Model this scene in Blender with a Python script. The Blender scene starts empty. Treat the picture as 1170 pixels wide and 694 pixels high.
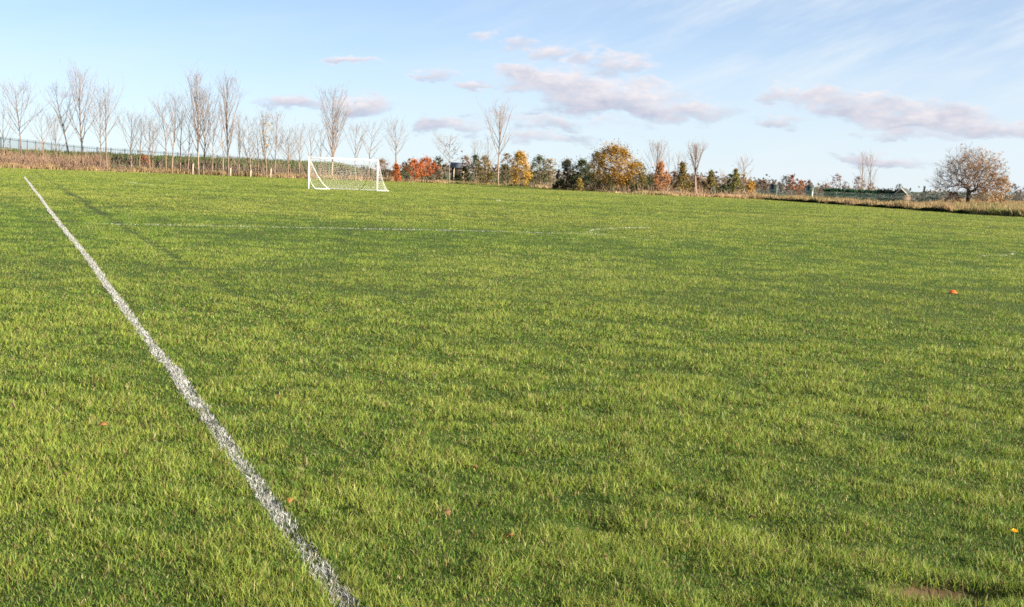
import bpy, math, random
import numpy as np
from mathutils import Vector, Matrix

random.seed(7)
RNG = np.random.default_rng(11)
sc = bpy.context.scene
COL = sc.collection

# ------------------------------------------------------------------ camera
W0, H0, FPX = 1170.0, 694.0, 1440.0        # photograph size, focal length in its pixels
EYE, PITCH, ROLL = 1.58, math.atan(147.0/1440.0), math.atan(0.040)
_f = np.array([0, math.cos(PITCH), -math.sin(PITCH)])
_r0 = np.array([1.0, 0, 0]); _u0 = np.array([0, math.sin(PITCH), math.cos(PITCH)])
_r = math.cos(ROLL)*_r0 + math.sin(ROLL)*_u0
_u = -math.sin(ROLL)*_r0 + math.cos(ROLL)*_u0
ORG = np.array([0, 0, EYE])

def ray(px, py):
    d = _f*FPX + _r*(px-W0/2) - _u*(py-H0/2)
    return d/np.linalg.norm(d)
def at(px, py, Y):
    "point seen at a spot of the photograph, Y metres ahead of the camera"
    d = ray(px, py); return ORG + d*(Y/d[1])
def on_ground(px, py):
    d = ray(px, py); return ORG + d*(-EYE/d[2])

cam_d = bpy.data.cameras.new('camera'); cam = bpy.data.objects.new('camera', cam_d); COL.objects.link(cam)
m = Matrix(((_r[0], _u[0], -_f[0], 0), (_r[1], _u[1], -_f[1], 0), (_r[2], _u[2], -_f[2], EYE), (0, 0, 0, 1)))
cam.matrix_world = m
cam_d.sensor_width = 36; cam_d.lens = 36*FPX/W0; cam_d.clip_start = 0.1; cam_d.clip_end = 20000
sc.camera = cam

# ------------------------------------------------------------------ sun and exposure
SUN_AZ, SUN_EL = math.radians(114), math.radians(17.5)    # clockwise from straight ahead: right, a little behind
sd = Vector((math.cos(SUN_EL)*math.sin(SUN_AZ), math.cos(SUN_EL)*math.cos(SUN_AZ), math.sin(SUN_EL)))
ld = bpy.data.lights.new('sun', 'SUN'); ld.energy = 5.0; ld.angle = math.radians(0.5); ld.color = (1.0, 0.91, 0.75)
lo = bpy.data.objects.new('sun', ld); COL.objects.link(lo)
lo.rotation_euler = (-sd).to_track_quat('-Z', 'Y').to_euler(); lo.location = sd*50
vs = sc.view_settings
vs.view_transform = 'Standard'; vs.look = 'None'; vs.gamma = 1; vs.exposure = 1.9; vs.use_curve_mapping = False
sc.cycles.use_denoising = False
sc.cycles.filter_width = 1.65
sc.cycles.max_bounces = 6; sc.cycles.transparent_max_bounces = 4
sc.cycles.diffuse_bounces = 3; sc.cycles.glossy_bounces = 2

# ------------------------------------------------------------------ helpers
def smooth(a, b, x):
    t = np.clip((x-a)/(b-a), 0, 1); return t*t*(3-2*t)
_tabs = {}
def vnoise(x, y, seed=0):
    if seed not in _tabs: _tabs[seed] = np.random.default_rng(1000+seed).random((256, 256))
    T = _tabs[seed]
    xi = np.floor(x).astype(int); yi = np.floor(y).astype(int)
    fx = x-xi; fy = y-yi; fx = fx*fx*(3-2*fx); fy = fy*fy*(3-2*fy)
    a = T[xi & 255, yi & 255]; b = T[(xi+1) & 255, yi & 255]; c = T[xi & 255, (yi+1) & 255]; d = T[(xi+1) & 255, (yi+1) & 255]
    return (a*(1-fx)+b*fx)*(1-fy) + (c*(1-fx)+d*fx)*fy
def fbm(x, y, seed=0, o=3):
    s = 0; w = 0; k = 1.0
    for i in range(o):
        s = s + vnoise(x*2**i+17.3*i, y*2**i-9.1*i, seed+i)*k; w += k; k *= .5
    return s/w

def mesh_obj(name, V, faces, mat=None, parent=None, col=None, smooth_sh=False, loc=None):
    """faces: list of integer arrays (n,k); col: per-vertex rgb"""
    me = bpy.data.meshes.new(name)
    V = np.asarray(V, dtype=np.float32)
    me.vertices.add(len(V)); me.vertices.foreach_set('co', V.ravel())
    faces = [np.asarray(f, dtype=np.int32) for f in faces if len(f)]
    tot = sum(f.size for f in faces); nf = sum(len(f) for f in faces)
    me.loops.add(tot); me.polygons.add(nf)
    me.loops.foreach_set('vertex_index', np.concatenate([f.ravel() for f in faces]))
    sizes = np.concatenate([np.full(len(f), f.shape[1], dtype=np.int32) for f in faces])
    me.polygons.foreach_set('loop_start', np.concatenate([[0], np.cumsum(sizes)[:-1]]).astype(np.int32))
    if smooth_sh: me.polygons.foreach_set('use_smooth', np.ones(nf, dtype=bool))
    if col is not None:
        a = me.color_attributes.new('col', 'FLOAT_COLOR', 'POINT')
        c = np.ones((len(V), 4), dtype=np.float32); c[:, :3] = col
        a.data.foreach_set('color', c.ravel())
    me.update(calc_edges=True)
    if mat: me.materials.append(mat)
    o = bpy.data.objects.new(name, me); COL.objects.link(o)
    if parent: o.parent = parent
    if loc is not None: o.location = loc
    return o

def thing(name, label, cat, loc, group=None):
    o = bpy.data.objects.new(name, None); COL.objects.link(o); o.location = loc
    o.empty_display_size = .2
    return tag(o, label, cat, group)
def tag(o, label, cat, group=None):
    o['label'] = label; o['category'] = cat
    if group: o['group'] = group
    return o
def kind(o, k, label=None, cat=None):
    o['kind'] = k
    if label: o['label'] = label
    if cat: o['category'] = cat
    return o

class MB:
    def __init__(s): s.V = []; s.F = {}; s.n = 0
    def add(s, V, *faces):
        V = np.asarray(V, float).reshape(-1, 3)
        for f in faces:
            f = np.asarray(f, int)
            if len(f): s.F.setdefault(f.shape[1], []).append(f+s.n)
        s.V.append(V); s.n += len(V)
    def box(s, c, h, rot=0.0):
        c = np.array(c, float); sx, sy, sz = h
        P = np.array([[x, y, z] for z in (-1, 1) for x, y in ((-1, -1), (1, -1), (1, 1), (-1, 1))], float)*np.array([sx, sy, sz])
        ca, sa = math.cos(rot), math.sin(rot)
        P = np.column_stack([P[:, 0]*ca-P[:, 1]*sa, P[:, 0]*sa+P[:, 1]*ca, P[:, 2]])+c
        s.add(P, [[0, 3, 2, 1], [4, 5, 6, 7], [0, 1, 5, 4], [1, 2, 6, 5], [2, 3, 7, 6], [3, 0, 4, 7]])
    def tubes(s, polys, sides=3):
        by = {}
        for P, R in polys: by.setdefault(len(P), []).append((P, R))
        for k, L in by.items():
            P = np.array([a for a, _ in L], float); R = np.array([b for _, b in L], float)
            T = np.gradient(P, axis=1); T /= np.linalg.norm(T, axis=2, keepdims=True)+1e-9
            D = P[:, -1]-P[:, 0]; D /= np.linalg.norm(D, axis=1, keepdims=True)+1e-9
            ref = np.where(np.abs(D[:, 2:3]) > .8, np.array([[1.0, 0.2, 0]]), np.array([[0, 0.1, 1.0]]))
            A = np.cross(T, ref[:, None, :]); A /= np.linalg.norm(A, axis=2, keepdims=True)+1e-9
            B = np.cross(T, A)
            an = np.arange(sides)*2*math.pi/sides
            ring = P[:, :, None, :]+R[:, :, None, None]*(np.cos(an)[None, None, :, None]*A[:, :, None, :]+np.sin(an)[None, None, :, None]*B[:, :, None, :])
            n = len(L)
            idx = np.arange(n*k*sides).reshape(n, k, sides)
            a = idx[:, :-1, :]; b = np.roll(a, -1, axis=2); c = idx[:, 1:, :]; d = np.roll(c, -1, axis=2)
            F = [np.stack([a, b, d, c], -1).reshape(-1, 4)]
            if sides >= 4: F.append(idx[:, -1, :].reshape(-1, sides)); F.append(idx[:, 0, ::-1].reshape(-1, sides))
            s.add(ring.reshape(-1, 3), *F)
        return s
    def build(s, name, mat, parent=None, col=None, smooth_sh=False, loc=None):
        V = np.concatenate(s.V)
        return mesh_obj(name, V, [np.concatenate(f) for f in s.F.values()], mat, parent, col, smooth_sh, loc)

# ------------------------------------------------------------------ materials
def new_mat(name):
    mt = bpy.data.materials.new(name); mt.use_nodes = True
    nt = mt.node_tree; b = nt.nodes['Principled BSDF']; return mt, nt, b
def noisy(name, c1, c2, scale=6.0, rough=.8, bump=0.0, spec=.3, stretch=(1, 1, 1), metallic=0):
    mt, nt, b = new_mat(name)
    tc = nt.nodes.new('ShaderNodeTexCoord'); mp = nt.nodes.new('ShaderNodeMapping'); mp.inputs['Scale'].default_value = stretch
    nz = nt.nodes.new('ShaderNodeTexNoise'); nz.inputs['Scale'].default_value = scale; nz.inputs['Detail'].default_value = 5
    rp = nt.nodes.new('ShaderNodeValToRGB'); rp.color_ramp.elements[0].position = .3; rp.color_ramp.elements[1].position = .7
    rp.color_ramp.elements[0].color = (*c1, 1); rp.color_ramp.elements[1].color = (*c2, 1)
    L = nt.links
    L.new(tc.outputs['Object'], mp.inputs['Vector']); L.new(mp.outputs['Vector'], nz.inputs['Vector'])
    L.new(nz.outputs['Fac'], rp.inputs['Fac']); L.new(rp.outputs['Color'], b.inputs['Base Color'])
    b.inputs['Roughness'].default_value = rough; b.inputs['Specular IOR Level'].default_value = spec; b.inputs['Metallic'].default_value = metallic
    if bump:
        bp = nt.nodes.new('ShaderNodeBump'); bp.inputs['Strength'].default_value = bump
        L.new(nz.outputs['Fac'], bp.inputs['Height']); L.new(bp.outputs['Normal'], b.inputs['Normal'])
    return mt
def attr_mat(name, rough=.6, transl=0.3, spec=.25, noise=(.8, 1.2), nscale=3.0):
    "colour from the mesh's own col attribute, broken up by noise"
    mt, nt, b = new_mat(name); L = nt.links
    at_ = nt.nodes.new('ShaderNodeAttribute'); at_.attribute_name = 'col'
    ge = nt.nodes.new('ShaderNodeNewGeometry')
    nz = nt.nodes.new('ShaderNodeTexNoise'); nz.inputs['Scale'].default_value = nscale; nz.inputs['Detail'].default_value = 3
    mr = nt.nodes.new('ShaderNodeMapRange'); mr.inputs[1].default_value = .3; mr.inputs[2].default_value = .7
    mr.inputs[3].default_value = noise[0]; mr.inputs[4].default_value = noise[1]
    mx = nt.nodes.new('ShaderNodeVectorMath'); mx.operation = 'SCALE'
    L.new(ge.outputs['Position'], nz.inputs['Vector']); L.new(nz.outputs['Fac'], mr.inputs[0])
    L.new(at_.outputs['Color'], mx.inputs[0]); L.new(mr.outputs[0], mx.inputs['Scale'])
    L.new(mx.outputs[0], b.inputs['Base Color'])
    b.inputs['Roughness'].default_value = rough; b.inputs['Specular IOR Level'].default_value = spec
    if transl:
        tr = nt.nodes.new('ShaderNodeBsdfTranslucent'); ms = nt.nodes.new('ShaderNodeMixShader'); ms.inputs[0].default_value = transl
        L.new(mx.outputs[0], tr.inputs['Color'])
        L.new(b.outputs[0], ms.inputs[1]); L.new(tr.outputs[0], ms.inputs[2])
        L.new(ms.outputs[0], nt.nodes['Material Output'].inputs['Surface'])
    return mt

M_ground = attr_mat('soil_and_turf', rough=.95, transl=0, spec=.1, noise=(.65, 1.35), nscale=9)
M_grass = attr_mat('grass_blade', rough=.55, transl=.42, spec=.2, noise=(.9, 1.1), nscale=2)
M_paint = attr_mat('line_paint', rough=.8, transl=.1, spec=.2, noise=(.85, 1.1), nscale=40)
M_dry = attr_mat('dry_grass_stem', rough=.8, transl=.25, spec=.1, noise=(.8, 1.2), nscale=.6)
M_leaf = attr_mat('leaf', rough=.6, transl=.3, spec=.2, noise=(.75, 1.25), nscale=1.5)
M_bark = noisy('grey_brown_bark', (.09, .065, .05), (.17, .125, .10), 3, .9, .3)
M_barkpale = noisy('pale_bark', (.155, .11, .075), (.26, .195, .14), 2.5, .85, .3)
M_barktan = noisy('tan_bark', (.13, .088, .057), (.22, .155, .105), 2.5, .9, .3)
M_barkdark = noisy('dark_bark', (.045, .032, .023), (.10, .072, .052), 3, .9, .4)
M_twig = noisy('twig', (.13, .095, .08), (.22, .165, .14), 1.2, .9)
M_twigdark = noisy('dark_twig', (.08, .05, .033), (.155, .10, .066), 1.2, .9)
M_twigtan = noisy('tan_twig', (.15, .105, .08), (.23, .17, .135), 1.2, .9)
M_twigred = noisy('red_brown_twig', (.14, .085, .06), (.27, .175, .12), 1.0, .9)
M_white = noisy('white_paint', (.74, .74, .72), (.83, .83, .81), 3, .45, 0, .5)
M_net = noisy('net_cord', (.52, .52, .50), (.62, .62, .60), 20, .9)
M_green = noisy('green_steel', (.025, .055, .045), (.04, .08, .065), 2, .55, 0, .4)
M_dkfence = noisy('dark_steel', (.018, .028, .03), (.035, .05, .05), 2, .6, 0, .3)
M_wood = noisy('weathered_wood', (.34, .27, .19), (.5, .41, .30), 4, .85, .2, stretch=(1, 1, .2))
M_palewood = noisy('pale_board', (.42, .38, .33), (.54, .5, .44), 4, .7)
M_darkroof = noisy('dark_roof', (.025, .03, .03), (.055, .06, .055), 2, .8, .2)
M_brick = noisy('brown_brick', (.12, .075, .05), (.19, .125, .085), 5, .9)
M_cone = noisy('orange_plastic', (.55, .085, .015), (.68, .13, .03), 12, .5)
M_grey = noisy('grey_sheet', (.07, .08, .105), (.12, .135, .165), 1.5, .6)

# ------------------------------------------------------------------ terrain
# edge of the mown field, as bearings (x/y) against distance
EDGE_PX = np.array([-1500, -700, -250, 0, 200, 350, 480, 569, 640, 706, 860, 980, 1110, 1170, 1300, 1700, 2600], float)
EDGE_Y = np.array([40, 90, 128, 148, 160, 164, 178, 180, 158, 140, 136, 113, 93, 90, 82, 50, 20], float)
EDGE_T = (EDGE_PX-585)/1440.0
def edge(x, y): return np.interp(x/np.maximum(y, .01), EDGE_T, EDGE_Y)

# touchline: straight through two marks of the photograph
TL0, TL1 = on_ground(405, 694)[:2], on_ground(28, 203)[:2]
TD = (TL1-TL0)/np.linalg.norm(TL1-TL0); TN = np.array([TD[1], -TD[0]])     # along it, and to its right
def across(x, y): return (x-TL0[0])*TN[0]+(y-TL0[1])*TN[1]
def along(x, y): return (x-TL0[0])*TD[0]+(y-TL0[1])*TD[1]
G0 = on_ground(240, 320)[:2]
GR = across(G0[0], G0[1])        # the worn wheel groove runs parallel to the touchline
HOLE = on_ground(1083, 676)[:2]
DENT = [(on_ground(a, b)[:2], r, d) for a, b, r, d in ((20, 567, .10, .05), (335, 608, .06, .03), (690, 595, .22, .02), (885, 600, .2, .05), (540, 455, .3, .05))]

def groove(x, y):
    w = (vnoise(along(x, y)*.35, x*0, 31)-.5)*.10
    g = across(x, y)-GR-w
    return np.exp(-(g/.14)**2)*(.72+.28*vnoise(along(x, y)*.5, x*0+3, 33))
def hole(x, y):
    return np.exp(-(((x-HOLE[0])/.21)**2+((y-HOLE[1])/.10)**2)**1.5)
def terr(x, y):
    x = np.asarray(x, float); y = np.asarray(y, float)
    r = np.hypot(x, y)
    near = 1-smooth(9, 26, r)
    z = .04*(fbm(x/1.5, y/1.5, 1, 2)-.5)*near + .035*(fbm(x/.5, y/.5, 5, 2)-.5)*near
    z = z + .10*(fbm(x/7, y/7, 9, 2)-.5)*(1-smooth(60, 120, r))
    z = z - .021*groove(x, y)*(.45+.55*smooth(7, 15, r))*(1-smooth(45, 75, r)*.6) - .15*hole(x, y)*(.8+.4*vnoise(x*12, y*12, 87))
    for (c, rr, d) in DENT: z = z - d*np.exp(-(((x-c[0])/rr)**2+((y-c[1])/rr)**2))
    e = edge(x, y)
    t = x/np.maximum(y, 1)
    # grassy bank behind the bare trees on the far left
    bank = smooth(3, 48, y-e)*(1-smooth(-.145, -.095, t))*smooth(20, 80, y)
    z = z + 2.35*bank*(1-.75*smooth(55, 110, y-e))
    z = z - 1.2*smooth(3, 60, y-e)*smooth(-.03, .02, t)*(1-smooth(.30, .36, t))*smooth(60, 120, y)
    z = z - 3.4*smooth(262, 310, y)*smooth(.14, .26, t)
    return z

def axis(fine0, fine1, step, lo_, hi_, grow):
    c = list(np.arange(fine0, fine1+1e-6, step))
    s = step
    while c[-1] < hi_: s *= grow; c.append(c[-1]+s)
    s = step; pre = []; p = fine0
    while p > lo_: s *= grow; p -= s; pre.append(p)
    return np.array(pre[::-1]+c)
gx = axis(-3.6, 3.6, .06, -5000, 5000, 1.075); gy = axis(3.2, 10.5, .06, -300, 7000, 1.055)
X, Y = np.meshgrid(gx, gy); Z = terr(X, Y)
nx, ny = len(gx), len(gy)
idx = np.arange(nx*ny).reshape(ny, nx)
F = np.stack([idx[:-1, :-1], idx[:-1, 1:], idx[1:, 1:], idx[1:, :-1]], -1).reshape(-1, 4)
xf, yf = X.ravel(), Y.ravel()
e = edge(xf, yf)
turf = np.array([.04, .06, .012]); soil = np.array([.075, .045, .027]); bankc = np.array([.06, .075, .025]); tan = np.array([.22, .17, .09])
inside = yf < e
C = np.where(inside[:, None], turf, bankc)
hs = smooth(.03, .16, hole(xf, yf))*(.75+.25*vnoise(xf*14, yf*14, 88))
C = C*(1-hs)[:, None]+soil*(hs*(.6+.8*vnoise(xf*9, yf*9, 89)))[:, None]
t = xf/np.maximum(yf, 1)
tanw = ((yf > e) & (yf < e+12) | (yf > e) & (t > .16) & (yf < 255)).astype(float)
C = C*(1-.7*tanw)[:, None]+tan*(.7*tanw)[:, None]
far = smooth(260, 500, yf)[:, None]
C = C*(1-far)+np.array([.085, .095, .045])*far
ground = kind(mesh_obj('ground', np.column_stack([xf, yf, Z.ravel()]), [F], M_ground, col=C, smooth_sh=True), 'structure')

# ------------------------------------------------------------------ lines marked on the pitch (distance to the painted line, faded with wear)
CC1, CC2 = on_ground(713, 261)[:2], on_ground(1147, 291)[:2]
CC = (CC1+CC2)/2; CR = np.linalg.norm(CC1-CC2)/2
HA = on_ground(100, 255.5)[:2]; HB = on_ground(640, 267)[:2]
GA = on_ground(35, 203.4)[:2]; GB = on_ground(352, 215)[:2]
def line_half(x, y):
    "half line width the touchline has here, wavering where the brush did"
    a = along(x, y)
    return .043+.014*(vnoise(a*2.2, x*0, 41)-.5)
def on_touch(x, y):
    a = along(x, y); L = np.linalg.norm(TL1-TL0)
    c = across(x, y)-.018*(vnoise(a*1.1, x*0, 43)-.5)
    return (np.abs(c) < line_half(x, y)) & (a > -3) & (a < L)

# ------------------------------------------------------------------ grass: every blade a small tapered face
def blades(x, y, z, h, w, col, lean, seg2, rng, az=None, tip_col=None):
    n = len(x)
    a = rng.random(n)*2*np.pi if az is None else az
    la = rng.random(n)*2*np.pi
    dx, dy = np.cos(a)*w*.5, np.sin(a)*w*.5
    lx, ly = np.cos(la)*lean*h, np.sin(la)*lean*h
    hz = h*np.sqrt(np.clip(1-lean**2, .1, 1))
    b0 = np.column_stack([x-dx, y-dy, z]); b1 = np.column_stack([x+dx, y+dy, z])
    tip = np.column_stack([x+lx, y+ly, z+hz])
    if seg2:
        m0 = np.column_stack([x-dx*.8+lx*.35, y-dy*.8+ly*.35, z+hz*.58]); m1 = np.column_stack([x+dx*.8+lx*.35, y+dy*.8+ly*.35, z+hz*.58])
        cc = np.repeat(col, 5, axis=0)
        if tip_col is not None: cc[4::5] = tip_col; cc[2::5] = cc[2::5]*.6+tip_col*.4; cc[3::5] = cc[2::5]
        V = np.stack([b0, b1, m1, m0, tip], 1).reshape(-1, 3)
        i = np.arange(n)[:, None]*5
        return V, [i+np.array([[0, 1, 2, 3]]), i+np.array([[3, 2, 4]])], cc
    V = np.stack([b0, b1, tip], 1).reshape(-1, 3)
    i = np.arange(n)[:, None]*3
    cc = np.repeat(col, 3, axis=0)
    if tip_col is not None: cc[2::3] = tip_col
    return V, [i+np.array([[0, 1, 2]])], cc

def mix(a, b, t): return np.asarray(a)*(1-t)[:, None]+np.asarray(b)*t[:, None]

def turf_fields(x, y, d):
    c1 = fbm(x/.19, y/.19, 51, 3)                       # tussocks
    c2 = fbm(x/.55+.3*y/.55, y/.5, 55, 3)
    c3 = fbm(x/4.5, y/4.5, 59, 3)
    c4 = fbm(x/16, y/16, 63, 2)
    fr = smooth(8, 30, d)
    cl = c1*(1-.6*fr)+c2*(.45+.35*fr)+c3*.15*fr
    cl = cl/(1-.6*fr+.45+.35*fr+.15*fr)
    return cl, c2, c3, c4

N = 3300000
RMIN, RMAX = 2.9, 190.0
u = RNG.random(N)
r = (RMIN**.35+u*(RMAX**.35-RMIN**.35))**(1/.35)
th = (RNG.random(N)*2-1)*math.radians(27.5)
x = r*np.sin(th)+(RNG.random(N)-.5)*.8; y = r*np.cos(th)
keep = y < edge(x, y)+RNG.random(N)*1.2
x, y, r = x[keep], y[keep], r[keep]
cl, c2, c3, c4 = turf_fields(x, y, r)
tall = smooth(.34, .66, cl)
gvv = groove(x, y); hol = hole(x, y)
h = (.0195+.031*tall)*(.5+.95*RNG.random(len(x)))*(1-.24*gvv*(.5+.5*smooth(6, 14, r)))
h *= (1+.35*smooth(20, 110, r))*np.where(on_touch(x, y), .6, 1)
w = .0034*np.maximum(r/5, .8)**.62*(.7+.6*RNG.random(len(x)))
lean = np.clip(.22+.76*RNG.random(len(x)), 0, .96)
q = np.clip(.44+(c2-.5)*.45+(c3-.5)*.35+(c4-.5)*.45+(RNG.random(len(x))-.5)*(1.0-.65*smooth(6, 40, r))+(tall-.5)*.3+.36*smooth(9, 75, r), 0, 1)
dark = np.array([.028, .086, .009]); mid = np.array([.082, .165, .016]); yel = np.array([.250, .292, .044]); straw = np.array([.40, .33, .17])
col = np.where((q < .5)[:, None], mix(dark, mid, np.clip(q*2, 0, 1)), mix(mid, yel, np.clip(q*2-1, 0, 1)))
st = RNG.random(len(x)) < .035+.05*smooth(.62, .75, c3)
col = np.where(st[:, None], straw*(.7+.5*RNG.random(len(x)))[:, None], col)
th_ = RNG.random(len(x)) < .055+.08*smooth(.58, .72, c4)
col = np.where(th_[:, None], np.array([.17, .115, .05])*(.6+.8*RNG.random(len(x)))[:, None], col)
drop = on_touch(x, y) & (RNG.random(len(x)) < .55)
drop |= (hol > .2) & (RNG.random(len(x)) < .93)
for (c, rr, dd) in DENT[:2]: drop |= (np.hypot(x-c[0], y-c[1]) < rr*.8) & (RNG.random(len(x)) < .8)
k = ~drop
x, y, r, h, w, lean, col = x[k], y[k], r[k], h[k], w[k], lean[k], col[k]
z = terr(x, y)-.004
nr = r < 16
tipc = mix(col, np.array([.30, .31, .085]), .14+.26*RNG.random(len(x)))
V1, F1, C1 = blades(x[nr], y[nr], z[nr], h[nr], w[nr], col[nr], lean[nr], True, RNG, None, tipc[nr])
V2, F2, C2 = blades(x[~nr], y[~nr], z[~nr], h[~nr], w[~nr], col[~nr], lean[~nr], False, RNG, None, tipc[~nr])
fa = [F1[0], F1[1]] + [f+len(V1) for f in F2]
kind(mesh_obj('grass', np.concatenate([V1, V2]), fa, M_grass, col=np.concatenate([C1, C2])), 'stuff', 'short bumpy mown turf of the football pitch', 'grass')

# painted lines: white coated blades standing in the turf
def paint(name, pts_fn, n, hw, cover, seed, bright=1.0, soft=.7):
    rg = np.random.default_rng(seed)
    x, y, r = pts_fn(n, rg)
    pat = fbm(x/.06, y/.06, seed, 2)
    lw = fbm(x/2.3, y/2.3, seed+7, 2)
    k = (pat*.8+lw*.2) > 1-cover+(rg.random(len(x))-.5)*soft
    x, y, r = x[k], y[k], r[k]
    h = .032*(.5+.9*rg.random(len(x)))*(1+.5*smooth(15, 90, r))
    w = .0033*np.maximum(r/5, .8)**.70*(.7+.6*rg.random(len(x)))
    ln = np.clip(.35+.55*rg.random(len(x)), 0, .92)
    v = bright*(.46+.28*rg.random(len(x)))
    col = np.column_stack([v, v, v*.97])
    dull = rg.random(len(x)) < .16
    col[dull] = col[dull]*np.array([.5, .5, .38])
    V, Fs, Cc = blades(x, y, terr(x, y)-.003, h, w, col, ln, True, rg)
    return kind(mesh_obj(name, V, Fs, M_paint, col=Cc), 'structure')
def touch_pts(n, rg):
    L = np.linalg.norm(TL1-TL0)
    s = (math.sqrt(3.0)+rg.random(n)*(math.sqrt(L+4.4)-math.sqrt(3.0)))**2-4.4
    c = (rg.random(n)+rg.random(n)+rg.random(n)-1.5)/1.5*.115
    xx = TL0[0]+TD[0]*s; yy = TL0[1]+TD[1]*s
    ok = np.abs(c) < line_half(xx, yy)+.012*rg.random(n)
    c = c+.018*(vnoise(s*1.1, s*0, 43)-.5)
    xx += TN[0]*c; yy += TN[1]*c
    return xx[ok], yy[ok], np.hypot(xx, yy)[ok]
paint('touchline', touch_pts, 92000, .056, .60, 71, .54)
def seg_pts(A, B, hw):
    def fn(n, rg):
        s = rg.random(n); D = (B-A); nn = np.array([D[1], -D[0]])/np.linalg.norm(D)
        c = (rg.random(n)*2-1)*hw
        x = A[0]+D[0]*s+nn[0]*c; y = A[1]+D[1]*s+nn[1]*c
        return x, y, np.hypot(x, y)
    return fn
HD = HB-HA
paint('halfway_line', seg_pts(HA-HD*.0, HA+HD*1.12, .045), 4200, .05, .40, 73, .5)
paint('halfway_line', seg_pts(HA+HD*.50, HA+HD*.82, .04), 1100, .05, .44, 74, .5)
paint('goal_line', seg_pts(on_ground(143, 208)[:2], on_ground(177, 212)[:2], .05), 500, .05, .42, 75, .6)
def circ_pts(n, rg):
    a0 = math.atan2(CC1[1]-CC[1], CC1[0]-CC[0])
    a = a0+np.concatenate([(rg.random(n//2)-.30)*.75, (rg.random(n//4)-.1)*1.9, math.pi+(rg.random(n//4)-.5)*.5])
    rr = CR+(rg.random(len(a))*2-1)*.05
    x = CC[0]+np.cos(a)*rr; y = CC[1]+np.sin(a)*rr
    return x, y, np.hypot(x, y)
paint('centre_circle', circ_pts, 1200, .05, .50, 77, .8)
def spot_pts(n, rg):
    P = on_ground(569.5, 229); a = rg.random(n)*6.283; rr = .13*np.sqrt(rg.random(n))
    return P[0]+np.cos(a)*rr, P[1]+np.sin(a)*rr, np.hypot(P[0], P[1])+rr*0
paint('penalty_spot', spot_pts, 260, .1, .9, 79)

# ------------------------------------------------------------------ trees
def perp(rng, d):
    v = rng.normal(size=3); v -= d*np.dot(v, d); return v/np.linalg.norm(v)
def nrm(v): return v/(np.linalg.norm(v)+1e-9)

def branch(rng, p, d, L, r, npt, up, wig, out, lvl):
    P = [p]; dd = d.copy(); st = L/(npt-1)
    for i in range(npt-1):
        dd = nrm(dd+np.array([0, 0, up])*.25+rng.normal(size=3)*wig)
        P.append(P[-1]+dd*st)
    P = np.array(P); R = np.linspace(r, max(r*.3, .004), npt)
    out.append((P, R, lvl)); return P, R
def sample(P, R, u):
    f = u*(len(P)-1); i = min(int(f), len(P)-2); t = f-i
    return P[i]*(1-t)+P[i+1]*t, R[i]*(1-t)+R[i+1]*t, nrm(P[i+1]-P[i])

def bare_tree(seed, H, lean, spread, t0=.25, n1=16, n2=6, n3=2, ang=(28, 42), r0=None, stems=1, shape='vase', top_pow=1.0, twig_r=.0085):
    rng = np.random.default_rng(seed); out = []
    op = rng.random(); ang = (ang[0]-4+10*op, ang[1]+2+16*op); spread *= 1.1+.25*op; ek = rng.random()
    r0 = r0 or .0078*H+.018
    for s in range(stems):
        Hs = H*(1 if s == 0 else .78+.15*rng.random())
        k = 9; tt = np.linspace(0, 1, k)
        base = np.array([0, 0, -.15])+(0 if s == 0 else np.array([rng.normal()*.35, rng.normal()*.3, 0]))
        wob = np.cumsum(rng.normal(size=(k, 2))*.014*Hs, axis=0); wob -= wob[0]
        off = lean if s == 0 else lean+(rng.random()-.5)*spread*.5
        P = np.column_stack([base[0]+off*tt**1.3+wob[:, 0]*.5, base[1]+wob[:, 1]*.5, base[2]+(Hs+.15)*tt])
        R = r0*(1-tt)**.85*(1 if s == 0 else .75)+.010
        out.append((P, R, 0))
        ga = rng.random()*6
        for i in range(n1):
            t = t0+(.95-t0)*((i+rng.random()*.8)/n1)
            p, rr, td = sample(P, R, t); ga += 2.4+rng.normal()*.4
            an = math.radians(ang[0]+(ang[1]-ang[0])*rng.random())*(1.1-.35*t)
            d = nrm(np.array([math.cos(ga)*math.sin(an), math.sin(ga)*math.sin(an), math.cos(an)]))
            tn = (t-t0)/(1-t0)
            env = (.6+(.4+.9*ek)*tn-(.85+.55*ek)*tn**2) if shape == 'vase' else (1-.8*tn)
            L = spread*.5*env*1.5/math.sin(an)*(.7+.5*rng.random())
            L = min(L, (Hs*1.0-p[2])/max(math.cos(an), .3)*1.02+.3)
            L = max(L, .5)
            P1, R1 = branch(rng, p, d, L, max(min(rr*.55, .012*L+.008), .012), 5, .35, .07, out, 1)
            for j in range(n2):
                q, r2, dd = sample(P1, R1, .2+.78*(j+rng.random())/n2)
                d2 = nrm(dd+perp(rng, dd)*(.45+.4*rng.random())+np.array([0, 0, .25]))
                L2 = L*(.20+.30*rng.random())*(1.15-.45*j/n2)
                P2, R2 = branch(rng, q, d2, L2, max(r2*.6, twig_r), 4, .3, .09, out, 2)
                for m_ in range(n3):
                    q3, r3, d3 = sample(P2, R2, .25+.75*(m_+rng.random())/n3)
                    d4 = nrm(d3+perp(rng, d3)*.55+np.array([0, 0, .2]))
                    branch(rng, q3, d4, L2*(.3+.35*rng.random()), twig_r*.9, 3, .2, .1, out, 3)
    return out
def put_bare(out, parent, mt_trunk, mt_twig):
    b = MB(); b.tubes([(P, R) for P, R, l in out if l == 0], 6); b.build('trunk', mt_trunk, parent, smooth_sh=True)
    b = MB(); b.tubes([(P, R) for P, R, l in out if l == 1], 4); b.tubes([(P, R) for P, R, l in out if l > 1], 3)
    b.build('crown', mt_twig, parent)

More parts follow.
